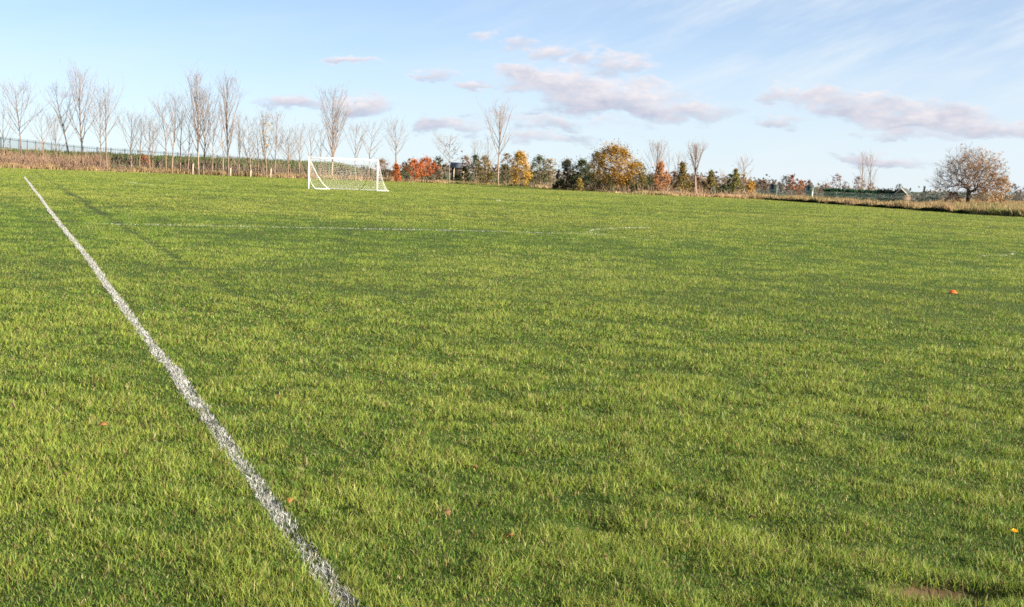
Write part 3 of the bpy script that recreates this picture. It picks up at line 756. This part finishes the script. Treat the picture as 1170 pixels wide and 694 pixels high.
GREENS = [(.10, .12, .035), (.17, .18, .055), (.28, .23, .10), (.38, .29, .15)]
rough('dry_grass', 30000, strip(-.47, -.095, .3, 9), .35, .75, .05, TANS, 101, 'tan dry grass fringe under the bare trees')
rough('bank_grass', 30000, strip(-.47, -.095, 6, 48), .15, .4, .07, [(.035, .055, .016), (.06, .085, .024), (.10, .12, .035)], 103, 'green grass covering the bank')
rough('dry_grass', 22000, strip(-.095, .19, .3, 7), .2, .5, .05, [(.15, .15, .05), (.32, .24, .12), (.42, .30, .17), (.30, .18, .10)], 105, 'tan and green grass fringe under the autumn trees')
def right_fn(n, rg):
    t = .185+(.47-.185)*rg.random(n)**.9; e_ = np.interp(t, EDGE_T, EDGE_Y)
    y = e_+.6+(255-e_)*rg.random(n)**1.7
    return t*y, y
rough('dry_grass', 105000, right_fn, .35, .75, .042, TANS, 107, 'tall tan dry grass between the pitch and the green fence')
def rank_fn(n, rg):
    t = .345+(.52-.345)*rg.random(n)**.8; e_ = np.interp(t, EDGE_T, EDGE_Y)
    y = e_+.3+60*rg.random(n)**1.5
    return t*y, y
rough('rank_grass', 42000, rank_fn, .25, .75, .05, GREENS, 109, 'rank green and tan grass clumps near the wide bare tree', lean=(.15, .6))
rough('edge_shade_blades', 26000, strip(.196, .36, .1, 1.0), .20, .32, .045, [(.012, .022, .007), (.022, .036, .012), (.03, .045, .015)], 111, 'strip of blades coloured dark as the shade along the pitch edge in front of the tan grass')  # added strip: dark palette paints the shadow line below the tan grass
def scrub_stems(name, n, t0, t1, d0, d1, h0, h1, mt, seed, lab):
    rg = np.random.default_rng(seed); L = []
    t = t0+(t1-t0)*rg.random(n); e_ = np.interp(t, EDGE_T, EDGE_Y); yy = e_+d0+(d1-d0)*rg.random(n); xx = t*yy; zz = terr(xx, yy)
    hh = (h0+(h1-h0)*rg.random(n))*(.5+.8*fbm(xx/3, yy/3, seed, 2))
    for i in range(n):
        p = np.array([xx[i], yy[i], zz[i]-.05]); a = rg.random()*6.28; l = .1+.45*rg.random()
        q = p+np.array([math.cos(a)*l*hh[i]*.5, math.sin(a)*l*hh[i]*.5, hh[i]*.6]); s = q+np.array([math.cos(a)*l*hh[i]*.6, math.sin(a)*l*hh[i]*.6, hh[i]*.4])
        L.append((np.array([p, q, s]), np.array([.022, .018, .009])))
    mb = MB(); mb.tubes(L, 3)
    return kind(mb.build(name, mt), 'stuff', lab, 'scrub')
scrub_stems('bramble_scrub', 2600, -.45, -.322, 2, 9, .5, 2.5, M_twigred, 121, 'dense brown leafless bramble and saplings at the start of the bank')
scrub_stems('twig_scrub', 1250, -.322, -.10, 3, 11, .4, 3.0, M_twigtan, 123, 'thin pale saplings and stems among the bare trees')
scrub_stems('brush_scrub', 1100, -.10, .19, 3, 9, .3, 1.3, M_twigred, 125, 'thin brown stems under the autumn trees')

# ------------------------------------------------------------------ stakes and guards
for px, Y, hgt, lab in ((263, 160, 1.0, 'short white tree guard below the pillar shaped tree'), (309, 161, 1.1, 'short white tree guard near the yellow leaved tree'),
                        (220, 160, 1.3, 'short white tree guard before the tall broom shaped tree'), (286, 160, .8, 'short white tree guard below the crossing stems'),
                        (518, 177, 2.0, 'tall pale stake beside the small white trunk')):
    b = place(px, Y); r_ = thing('tree_guard' if 'guard' in lab else 'stake', lab, 'tree guard' if 'guard' in lab else 'stake', b)
    mb = MB(); mb.tubes([(np.array([[0, 0, -.1], [0, 0, hgt*.5], [.02, 0, hgt]]), np.array([.06, .055, .055]))], 6); mb.build('tube', M_wood, r_)
    mb = MB(); mb.tubes([(np.array([[.1, 0, -.1], [.1, 0, hgt*1.12]]), np.array([.025, .025]))], 4); mb.build('support_stick', M_wood, r_)

# ------------------------------------------------------------------ palisade fence on the bank
def fence_run(name, label, pts, hgt, mat, bay, pale_n, pale_w, rails, post_r, pointed):
    pts = np.array(pts, float)
    seg = np.linalg.norm(np.diff(pts[:, :2], axis=0), axis=1); S = np.concatenate([[0], np.cumsum(seg)])
    nb = max(1, int(S[-1]/bay)); s = np.linspace(0, S[-1], nb+1)
    gx_ = np.interp(s, S, pts[:, 0]); gy_ = np.interp(s, S, pts[:, 1]); gz_ = np.interp(s, S, pts[:, 2])
    root = thing(name, label, 'fence', (gx_[0], gy_[0], gz_[0])); o0 = np.array([gx_[0], gy_[0], gz_[0]])
    for i in range(nb+1):
        p = np.array([gx_[i], gy_[i], gz_[i]])-o0
        mb = MB(); mb.box(p+np.array([0, 0, hgt/2-.1]), (post_r, post_r, hgt/2+.12)); mb.build('post', mat, root)
    for i in range(nb):
        a = np.array([gx_[i], gy_[i], gz_[i]])-o0; b_ = np.array([gx_[i+1], gy_[i+1], gz_[i+1]])-o0
        d = b_-a; rot = math.atan2(d[1], d[0]); L = np.linalg.norm(d[:2]); off = np.array([math.sin(rot), -math.cos(rot), 0])
        mb = MB()
        for k_ in range(pale_n):
            c = a+d*(k_+.5)/pale_n+off*(post_r+.012)
            mb.box(c+np.array([0, 0, hgt*.5+.03]), (pale_w/2, .008, hgt*.5-.03), rot)
            if pointed:
                t_ = c+np.array([0, 0, hgt]); ex = np.array([math.cos(rot), math.sin(rot), 0])*pale_w/2
                mb.add(np.array([t_-ex-off*.008, t_+ex-off*.008, t_+ex+off*.008, t_-ex+off*.008, t_+np.array([0, 0, .12])]), [[0, 1, 4], [1, 2, 4], [2, 3, 4], [3, 0, 4]])
        mb.build('pale_panel', mat, root)
        for rz in rails:
            mb = MB(); mid_ = (a+b_)/2+np.array([0, 0, hgt*rz])
            P = np.array([a+np.array([0, 0, hgt*rz]), b_+np.array([0, 0, hgt*rz])])
            mb.tubes([(P, np.array([.035, .035]))], 4); mb.build('rail', mat, root)
    return root
pts = []
for px, py, Yd in ((-60, 170.0, 200), (0, 172.5, 205), (90, 175, 232), (190, 178.5, 245), (300, 183.5, 258), (420, 190, 270)):
    p = at(px, py+1.5, Yd); zz = float(terr(p[0], Yd)); pts.append((p[0], Yd, zz))
fence_run('palisade_fence', 'dark steel palisade fence along the top of the bank', pts, 2.05, M_dkfence, 2.75, 8, .07, (.18, .86), .05, True)
# green mesh fence on the right
pts = []
for px, Yd in ((852, 226), (930, 228), (1010, 230), (1090, 232), (1180, 232), (1260, 230)):
    p = at(px, 220, Yd); pts.append((p[0], Yd, float(terr(p[0], Yd))))
fence_run('mesh_fence', 'green welded mesh fence beyond the tall tan grass', pts, 2.0, M_green, 3.0, 40, .011, (.03, .33, .66, .97), .045, False)
# pale lone post in front of it
b = place(929, 205); r_ = thing('marker_post', 'pale wooden post standing by the green mesh fence', 'post', b)
mb = MB(); mb.box((0, 0, .95), (.09, .09, 1.05)); mb.build('post', M_palewood, r_)
mb = MB(); mb.box((0, 0, 2.03), (.11, .11, .03)); mb.build('cap', M_wood, r_)

# ------------------------------------------------------------------ clipped hedge, cabins, sheds
def cabin(px, Y, pyt, wpx, dep, lab, mat, roofmat):
    b = place(px, Y); H, _ = top_h(px, pyt, b); w = wpx/1440*Y
    r_ = thing('cabin', lab, 'cabin', b)
    mb = MB(); mb.box((0, 0, H*.45), (w/2, dep/2, H*.45)); mb.build('wall', mat, r_)
    mb = MB(); mb.add([(-w*.56, -dep*.56, H*.9+.003), (w*.56, -dep*.56, H*.9+.003), (w*.56, dep*.56, H*.9+.003), (-w*.56, dep*.56, H*.9+.003), (-w*.56, 0, H), (w*.56, 0, H)],
                      [[0, 1, 5, 4], [2, 3, 4, 5], [3, 2, 1, 0]], [[0, 4, 3], [1, 2, 5]]); mb.build('roof', roofmat, r_)
    mb = MB(); mb.box((w*.15, -dep/2-.02, H*.38), (w*.14, .02, H*.36)); mb.build('door', M_darkroof, r_)
cabin(885, 268, 210.5, 7, 2.6, 'small dark green cabin behind the mesh fence near the golden shrub', M_dkfence, M_darkroof)
cabin(926, 268, 212, 6, 2.4, 'small dark green cabin behind the mesh fence by the pale post', M_green, M_darkroof)
def long_hedge(px0, px1, Y, pyt, lab, c1, c2):
    a = place(px0, Y); b = place(px1, Y); rg = np.random.default_rng(int(px0)); n = 80
    H = at((px0+px1)/2, pyt, Y)[2]-a[2]
    cx_ = np.linspace(0, b[0]-a[0], n)
    cen = np.concatenate([np.column_stack([cx_, rg.normal(size=n)*.3, np.full(n, H*f)]) for f in (.25, .55, .85)])
    r_ = thing('clipped_hedge', lab, 'hedge', a)
    leaf_mesh(cen, np.full(len(cen), H*.17), 26, .35, mix(c1, c2, rg.random(len(cen))), rg, 'foliage', r_, flat=.8)
    mb = MB(); mb.tubes([(np.array([[q, 0, -.1], [q, 0, H*.5], [q+.1, 0, H*.8]]), np.array([.05, .04, .02])) for q in cx_[::4]], 4); mb.build('stem', M_barkdark, r_)
long_hedge(944, 1001, 272, 216.0, 'long clipped dark green hedge behind the mesh fence', (.02, .06, .03), (.03, .08, .04))
# gabled shed
b = place(1031, 300); H, _ = top_h(1031, 215.6, b); w = 11/1440*300; Ls = 27/1440*300
r_ = thing('gabled_shed', 'dark roofed low building with pale boards on its gable', 'building', b)
rz = math.radians(-28); r_.rotation_euler = (0, 0, rz)
eave = H-1.25
mb = MB(); hw = w/2
mb.add([(-hw, 0, -.3), (hw, 0, -.3), (hw, 0, eave), (0, 0, H-.1), (-hw, 0, eave), (-hw, Ls, -.3), (hw, Ls, -.3), (hw, Ls, eave), (0, Ls, H-.1), (-hw, Ls, eave)],
       [[0, 1, 2, 4], [5, 9, 7, 6], [1, 6, 7, 2], [0, 4, 9, 5]], [[4, 2, 3], [7, 9, 8]]); mb.build('wall', M_brick, r_)
for s in (-1, 1):
    mb = MB(); mb.add([(0, -.3, H), (s*(hw+.35), -.3, eave-.15), (s*(hw+.35), Ls+.3, eave-.15), (0, Ls+.3, H), (0, -.3, H+.1), (s*(hw+.35), -.3, eave-.05), (s*(hw+.35), Ls+.3, eave-.05), (0, Ls+.3, H+.1)],
        [[0, 1, 2, 3], [4, 7, 6, 5], [0, 4, 5, 1], [1, 5, 6, 2], [2, 6, 7, 3]]); mb.build('roof_slope', M_darkroof, r_)
    mb = MB(); mb.add([(0, -.36, H-.2), (s*(hw+.38), -.36, eave-.34), (s*(hw+.38), -.36, eave-.02), (0, -.36, H+.13), (0, -.31, H-.2), (s*(hw+.38), -.31, eave-.34), (s*(hw+.38), -.31, eave-.02), (0, -.31, H+.13)],
        [[0, 1, 2, 3], [4, 7, 6, 5], [0, 4, 5, 1], [2, 6, 7, 3], [1, 5, 6, 2]]); mb.build('barge_board', M_palewood, r_)
long_hedge(1003, 1029, 305, 215.8, 'dark clipped hedge running up to the gabled shed', (.016, .03, .02), (.028, .045, .03))
# grey shed behind the autumn row
b = place(526, 230); H, _ = top_h(526, 186, b)
r_ = thing('grey_shed', 'blue grey low shed glimpsed behind the small white trunk', 'shed', b)
mb = MB(); mb.box((0, 0, H*.34), (1.6, 1.6, H*.36)); mb.build('wall', M_barkdark, r_)
mb = MB(); mb.add([(-1.9, -1.9, H*.7), (1.9, -1.9, H*.7), (1.9, 1.9, H*.7), (-1.9, 1.9, H*.7), (-1.9, 0, H), (1.9, 0, H)], [[0, 1, 5, 4], [2, 3, 4, 5], [3, 2, 1, 0]], [[0, 4, 3], [1, 2, 5]]); mb.build('roof', M_grey, r_)
mb = MB(); mb.box((.3, -1.63, H*.28), (.4, .03, H*.28)); mb.build('door', M_wood, r_)

# ------------------------------------------------------------------ goal
YG = 90.0
pl = at(352.3, 215, YG); pr = at(430.6, 217.4, YG+2.4)
pl[2] = float(terr(pl[0], pl[1])); pr[2] = float(terr(pr[0], pr[1]))
Hg = at(352.5, 180, YG)[2]-pl[2]
root = thing('football_goal', 'white football goal with a sagging white net on the pitch', 'goal', pl)
A = np.zeros(3); B = pr-pl; B[2] = 0; fx = nrm(B); bk = np.array([.30, .95, 0]); bk /= np.linalg.norm(bk)
up = np.array([0, 0, 1.0])
pr_ = .049
mb = MB(); mb.tubes([(np.array([A-up*.2, A+up*Hg*.5, A+up*(Hg+pr_)]), np.full(3, pr_))], 10); mb.build('goalpost', M_white, root, smooth_sh=False)
mb = MB(); mb.tubes([(np.array([B-up*.2, B+up*Hg*.5, B+up*(Hg+pr_)]), np.full(3, pr_))], 10); mb.build('goalpost', M_white, root)
mb = MB(); mb.tubes([(np.array([A+fx*(pr_+.002)+up*Hg, (A+B)/2+up*(Hg-.012), B-fx*(pr_+.002)+up*Hg]), np.full(3, pr_))], 10); mb.build('crossbar', M_white, root)
tb = -fx*.12+bk*.55                                # top rear, where the net hangs from
rl = A+bk*1.9+fx*.75; rr = B+bk*1.5+fx*.25         # where the net meets the turf
for e0 in (A, B):
    mb = MB(); mb.tubes([(np.array([e0+up*Hg*.97, e0+tb*.6+up*Hg*.95, e0+tb+up*Hg*.86]), np.full(3, .02))], 6); mb.build('net_support', M_white, root)
NU, NV = 44, 26
def back(u, v):
    "net surface: v 0 at crossbar, .2 rear top, 1 at turf; u along the goal"
    e_ = A*(1-u)+B*u; g_ = rl*(1-u)+rr*u
    top = e_+tb+up*(Hg*.86-.10*math.sin(math.pi*u))
    if v < .2: k_ = v/.2; return (e_+up*Hg)*(1-k_)+top*k_-up*.06*math.sin(math.pi*k_)
    k_ = (v-.2)/.8
    sag = 1-(1-k_)**1.7
    return np.array([*(top*(1-k_)+g_*k_)[:2], (top[2])*(1-sag)+.03*sag])
S = np.array([[back(i/NU, j/NV) for j in range(NV+1)] for i in range(NU+1)])
cord = [(S[i], np.full(NV+1, .0030)) for i in range(NU+1)]+[(S[:, j], np.full(NU+1, .0030)) for j in range(1, NV+1)]
def side(e0, g0, flare):
    L = []
    n_ = 16
    rear = np.array([back(0 if flare < 0 else 1, j/NV) for j in range(NV+1)])
    rows = []
    for j in range(0, n_+1):
        z_ = Hg*(1-j/n_)
        k_ = np.interp(-z_, -rear[5:, 2], np.arange(5, NV+1))
        i_ = min(int(k_), NV-1); fr_ = k_-i_
        q = rear[i_]*(1-fr_)+rear[i_+1]*fr_ if z_ < rear[5, 2] else e0+tb*((Hg-z_)/(Hg*.14)) + up*z_
        f0 = e0+up*z_
        row = np.array([f0*(1-t_)+q*t_+fx*(.28*max(flare, 0))*math.sin(t_*math.pi)*(1-z_/Hg)**2 for t_ in np.linspace(0, 1, 11)])
        rows.append(row)
    rows = np.array(rows)
    return [(rw, np.full(11, .003)) for rw in rows]+[(rows[:, c], np.full(n_+1, .003)) for c in range(11)]
mb = MB(); mb.tubes(cord+side(A, rl, -1)+side(B, rr, 1), 3); net = mb.build('net', M_net, root)
edge_l = np.array([back(0, j/NV)+np.array([.01, 0, 0]) for j in range(4, NV+1)])
edge_r = np.array([back(1, j/NV)+np.array([.01, 0, 0]) for j in range(4, NV+1)])
hem = np.array([back(i/NU, 1)+up*(.015+.01*math.sin(i*1.7)) for i in range(NU+1)])
for P in (edge_l, edge_r, hem):
    mb = MB(); mb.tubes([(P, np.full(len(P), .022 if P is not edge_r else .012))], 6); mb.build('edge_rope', M_net, net)
P = np.array([A+up*.95+bk*.05, A+up*.35+bk*.25+fx*.12, A+up*.04+bk*.55+fx*.25, A+up*.03+bk*1.1+fx*.6, rl+up*.03])
mb = MB(); mb.tubes([(P, np.array([.008, .016, .028, .028, .028]))], 6); mb.build('edge_rope', M_net, net)
P = np.array([B+up*.03+bk*.05, B+up*.03+bk*.4+fx*.3, B+up*.03+bk*.9+fx*.55, rr+up*.03])
mb = MB(); mb.tubes([(P, np.full(4, .03))], 6); mb.build('edge_rope', M_net, net)

# ------------------------------------------------------------------ small things in the grass
p = on_ground(1088.5, 338.5); p[2] = float(terr(p[0], p[1]))
r_ = thing('marker_cone', 'orange disc marker cone lying out on the pitch', 'cone', p)
prof = [(.095, .022), (.098, .026), (.085, .032), (.042, .088), (.036, .090), (.032, .086), (.080, .028)]
ns = 20; V = [(.70*a*math.cos(q*2*math.pi/ns), .70*a*math.sin(q*2*math.pi/ns), z_*.6+.012) for a, z_ in prof for q in range(ns)]
Fq = [[i*ns+q, i*ns+(q+1) % ns, (i+1)*ns+(q+1) % ns, (i+1)*ns+q] for i in range(len(prof)-1) for q in range(ns)]
mesh_obj('disc', V, [np.array(Fq)], M_cone, r_, smooth_sh=True)
V = [(.70*a*math.cos(q*2*math.pi/ns), .70*a*math.sin(q*2*math.pi/ns), z_*.6+.012) for a, z_ in ((.094, .020), (.101, .021), (.101, .027), (.094, .027)) for q in range(ns)]
mesh_obj('rim', V, [np.array([[i*ns+q, i*ns+(q+1) % ns, ((i+1) % 4)*ns+(q+1) % ns, ((i+1) % 4)*ns+q] for i in range(4) for q in range(ns)])], M_cone, r_)

M_dead = noisy('dead_leaf', (.17, .075, .025), (.28, .14, .045), 40, .9, 0, .1)
M_dead2 = noisy('brown_leaf', (.075, .042, .022), (.15, .09, .045), 40, .95, 0, .05)
M_yellow = noisy('yellow_petal', (.75, .42, .01), (.85, .55, .02), 60, .6)
M_stem = noisy('green_stem', (.08, .13, .03), (.12, .17, .04), 30, .6)
def leaf_obj(px, py, s, mt, lab, rg, group=None):
    p = on_ground(px, py); p[2] = float(terr(p[0], p[1]))+.024
    n_ = 7; V = []
    for i in range(n_):
        t_ = i/(n_-1); wd = math.sin(math.pi*min(t_*1.02, 1))**.8*s*.32
        zc = .25*s*math.sin(math.pi*t_)
        V += [(t_*s-s/2, -wd, zc+.3*wd), (t_*s-s/2, 0, zc), (t_*s-s/2, wd, zc+.3*wd)]
    Fq = [[i*3+j, i*3+j+1, i*3+j+4, i*3+j+3] for i in range(n_-1) for j in range(2)]
    s *= .6; r_ = thing('fallen_leaf', lab, 'leaf', p, group); r_.rotation_euler = (rg.normal()*.35, rg.normal()*.35, rg.random()*6.28)
    o = mesh_obj('blade', V, [np.array(Fq)], mt, r_)
    sm = o.modifiers.new('thick', 'SOLIDIFY'); sm.thickness = .0012
    mb = MB(); mb.tubes([(np.array([[-s/2, 0, 0], [-s*.66, .003, .004], [-s*.8, .01, .002]]), np.array([.0014, .0012, .001]))], 4); mb.build('stalk', mt, r_)
rg = np.random.default_rng(77)
leaf_obj(331, 571, .055, M_dead, 'orange leaf lying close beside the touchline', rg)
leaf_obj(318, 456, .05, M_dead, 'small orange leaf farther off on the pitch side of the touchline', rg)
leaf_obj(583, 611, .045, M_dead, 'pale orange leaf out on the turf in the lower right of centre', rg)
leaf_obj(118, 486, .06, M_dead, 'tan leaf on the turf outside the touchline', rg)
for px, py, s in ((510, 586, .05), (542, 535, .05), (75, 545, .05), (690, 640, .045), (860, 590, .05), (1010, 470, .06), (640, 470, .06)):
    leaf_obj(px, py, s, M_dead2, 'small curled dead leaf lying in the turf', rg, 'dead leaves scattered on the turf')
def dandelion(px, py, lab):
    p = on_ground(px, py+4); p[2] = float(terr(p[0], p[1]))
    r_ = thing('dandelion', lab, 'flower', p)
    mb = MB(); mb.tubes([(np.array([[0, 0, 0], [.006, 0, .04], [.004, .004, .078]]), np.array([.0022, .002, .002]))], 5); mb.build('stem', M_stem, r_)
    mb = MB()
    for ring, (nn, rr_, zz_) in enumerate(((16, .019, .006), (12, .013, .011), (8, .007, .014))):
        for q in range(nn):
            a = q*2*math.pi/nn+ring*.2; c, s = math.cos(a), math.sin(a); w_ = .003
            mb.add([(.004-s*w_*.4, .004+c*w_*.4, .078), (.004+s*w_*.4, .004-c*w_*.4, .078), (.004+c*rr_+s*w_, .004+s*rr_-c*w_, .078+zz_), (.004+c*rr_-s*w_, .004+s*rr_+c*w_, .078+zz_)], [[0, 1, 2, 3]])
    mb.build('bloom', M_yellow, r_)
dandelion(1157, 621, 'yellow dandelion in the grass above the dug hole')

# ------------------------------------------------------------------ sky
world = bpy.data.worlds.new('World'); sc.world = world; world.use_nodes = True
nt = world.node_tree; nt.nodes.clear(); L = nt.links
def nd(t_, **kw):
    n_ = nt.nodes.new(t_)
    for k_, v_ in kw.items(): setattr(n_, k_, v_)
    return n_
def val(sock, v):
    if isinstance(v, (int, float)): sock.default_value = v
    elif isinstance(v, (tuple, list)): sock.default_value = v
    else: L.new(v, sock)
def mth(op, a, b=None, c=None, clamp=False):
    n_ = nd('ShaderNodeMath', operation=op, use_clamp=clamp); val(n_.inputs[0], a)
    if b is not None: val(n_.inputs[1], b)
    if c is not None: val(n_.inputs[2], c)
    return n_.outputs[0]
def vmt(op, a, b):
    n_ = nd('ShaderNodeVectorMath', operation=op); val(n_.inputs[0], a); val(n_.inputs[1], b)
    return n_.outputs['Value'] if op in ('DOT_PRODUCT', 'LENGTH') else n_.outputs['Vector']
def sstep(x, a, b): 
    n_ = nd('ShaderNodeMapRange', interpolation_type='SMOOTHSTEP'); val(n_.inputs[0], x); n_.inputs[1].default_value = a; n_.inputs[2].default_value = b
    return n_.outputs[0]
def noise(vec, scale, detail=5, rough=.55):
    n_ = nd('ShaderNodeTexNoise'); L.new(vec, n_.inputs['Vector']); n_.inputs['Scale'].default_value = scale; n_.inputs['Detail'].default_value = detail; n_.inputs['Roughness'].default_value = rough
    return n_.outputs['Fac']
tc = nd('ShaderNodeTexCoord'); sp = nd('ShaderNodeSeparateXYZ'); L.new(tc.outputs['Generated'], sp.inputs[0])
az = mth('MULTIPLY', mth('ARCTAN2', sp.outputs[0], sp.outputs[1]), 57.2958)      # degrees clockwise from straight ahead
el = mth('MULTIPLY', mth('ARCSINE', sp.outputs[2]), 57.2958)
cb = nd('ShaderNodeCombineXYZ'); L.new(az, cb.inputs[0]); L.new(el, cb.inputs[1])
st3 = vmt('MULTIPLY', cb.outputs[0], (1.0, 2.2, 1.0))
n1 = noise(st3, .55, 6, .55)
n2 = noise(vmt('ADD', st3, (31.0, 7.0, 3.0)), .55, 6, .55)
n3 = noise(vmt('ADD', st3, (11.0, 57.0, 3.0)), 1.9, 5, .6)
warp = nd('ShaderNodeCombineXYZ'); L.new(mth('MULTIPLY', mth('SUBTRACT', n2, .5), 3.6), warp.inputs[0]); L.new(mth('MULTIPLY', mth('SUBTRACT', n1, .5), 1.5), warp.inputs[1])
pw = vmt('ADD', cb.outputs[0], warp.outputs[0])
# cumulus banks by bearing and height (degrees): written from where they stand in the photograph
CL = [(408, 70, 30, 5, .8), (500, 87, 26, 8, .7), (340, 118, 48, 8, .9), (418, 121, 36, 13, 1.0), (579, 47, 40, 10, .9), (620, 61, 44, 10, .95), (704, 72, 48, 16, .95),
      (545, 101, 30, 6, .9), (618, 92, 74, 20, 1.25), (690, 109, 105, 24, 1.2), (775, 127, 72, 15, 1.0), (517, 142, 40, 10, .9), (612, 158, 70, 9, .6), (640, 140, 120, 8, .45),
      (925, 110, 66, 11, 1.0), (990, 122, 95, 17, 1.1), (1065, 135, 85, 19, 1.1), (1150, 148, 70, 12, 1.0), (895, 140, 30, 6, .7), (1012, 183, 55, 8, .9), (1040, 155, 70, 9, .7),
      (90, 106, 45, 5, .4), (1200, 150, 90, 15, 1.0), (1350, 120, 120, 20, 1.0), (-150, 60, 90, 16, .9), (1500, 60, 120, 24, 1.0)]
fmax = None; wsum = None; lsum = None
for cx_, cy_, rx_, ry_, amp in CL:
    d = ray(cx_, cy_); a0 = math.degrees(math.atan2(d[0], d[1])); e0 = math.degrees(math.asin(d[2]))
    q = 57.2958/1440
    v = vmt('MULTIPLY', vmt('SUBTRACT', pw, (a0, e0, 0)), (1/(rx_*q), 1/(ry_*q), 0))
    f = mth('MULTIPLY', mth('SUBTRACT', 1.0, vmt('DOT_PRODUCT', v, v)), amp)
    fmax = f if fmax is None else mth('SMOOTH_MAX', fmax, f, .25)
    wt = mth('MAXIMUM', f, 0.001)
    ly = mth('MULTIPLY', mth('DIVIDE', mth('SUBTRACT', el, e0), ry_*q), wt)
    wsum = wt if wsum is None else mth('ADD', wsum, wt); lsum = ly if lsum is None else mth('ADD', lsum, ly)
fd = mth('ADD', fmax, mth('ADD', mth('MULTIPLY', mth('SUBTRACT', n2, .5), 2.6), mth('MULTIPLY', mth('SUBTRACT', n3, .5), 1.5)))
dens = sstep(fd, -.22, 1.15)
tone = mth('ADD', mth('MULTIPLY', mth('DIVIDE', lsum, wsum), .55), mth('ADD', .5, mth('ADD', mth('MULTIPLY', mth('SUBTRACT', n1, .5), 2.2), mth('MULTIPLY', mth('SUBTRACT', n3, .5), .9))), clamp=True)
# high thin cirrus streaks on the right
def tilted(deg, sx, sy):
    c, s = math.cos(math.radians(deg)), math.sin(math.radians(deg))
    q_ = nd('ShaderNodeCombineXYZ')
    L.new(mth('MULTIPLY', mth('ADD', mth('MULTIPLY', az, c), mth('MULTIPLY', el, s)), sx), q_.inputs[0])
    L.new(mth('MULTIPLY', mth('SUBTRACT', mth('MULTIPLY', el, c), mth('MULTIPLY', az, s)), sy), q_.inputs[1])
    return q_.outputs[0]
nc = noise(tilted(22, .11, .62), 1.0, 8, .66)
cmask = mth('MULTIPLY', sstep(az, -9, 12), sstep(el, 1.5, 6))
cirr = mth('MULTIPLY', mth('MULTIPLY', sstep(nc, .38, .74), cmask), .68)
veil = mth('ADD', mth('MULTIPLY', sstep(noise(tilted(9, .06, .35), 1.0, 5, .55), .38, .75), .16), mth('ADD', .27, mth('ADD', mth('MULTIPLY', sstep(az, -20, 24), .14), mth('MULTIPLY', sstep(el, 7.5, 0.0), .38))))

sky = nd('ShaderNodeTexSky'); sky.sky_type = 'NISHITA'; sky.sun_disc = False
sky.sun_elevation = SUN_EL; sky.sun_rotation = SUN_AZ; sky.altitude = 60; sky.air_density = .65; sky.dust_density = .2; sky.ozone_density = 3.6
def mixc(f, a, b):
    n_ = nd('ShaderNodeMix', data_type='RGBA'); val(n_.inputs[0], f); val(n_.inputs[6], a); val(n_.inputs[7], b); return n_.outputs[2]
CB = 1.0
CW = (5.1*CB, 4.75*CB, 4.85*CB, 1); CS = (2.75*CB, 2.95*CB, 3.7*CB, 1); CI = (4.55*CB, 5.0*CB, 5.3*CB, 1)
c_ = mixc(veil, sky.outputs[0], CI); c_ = mixc(cirr, c_, CI)
c_ = mixc(mth('MULTIPLY', dens, .92), c_, mixc(tone, CS, CW))
bg = nd('ShaderNodeBackground'); L.new(c_, bg.inputs['Color']); bg.inputs['Strength'].default_value = .05
ow = nd('ShaderNodeOutputWorld'); L.new(bg.outputs[0], ow.inputs['Surface'])
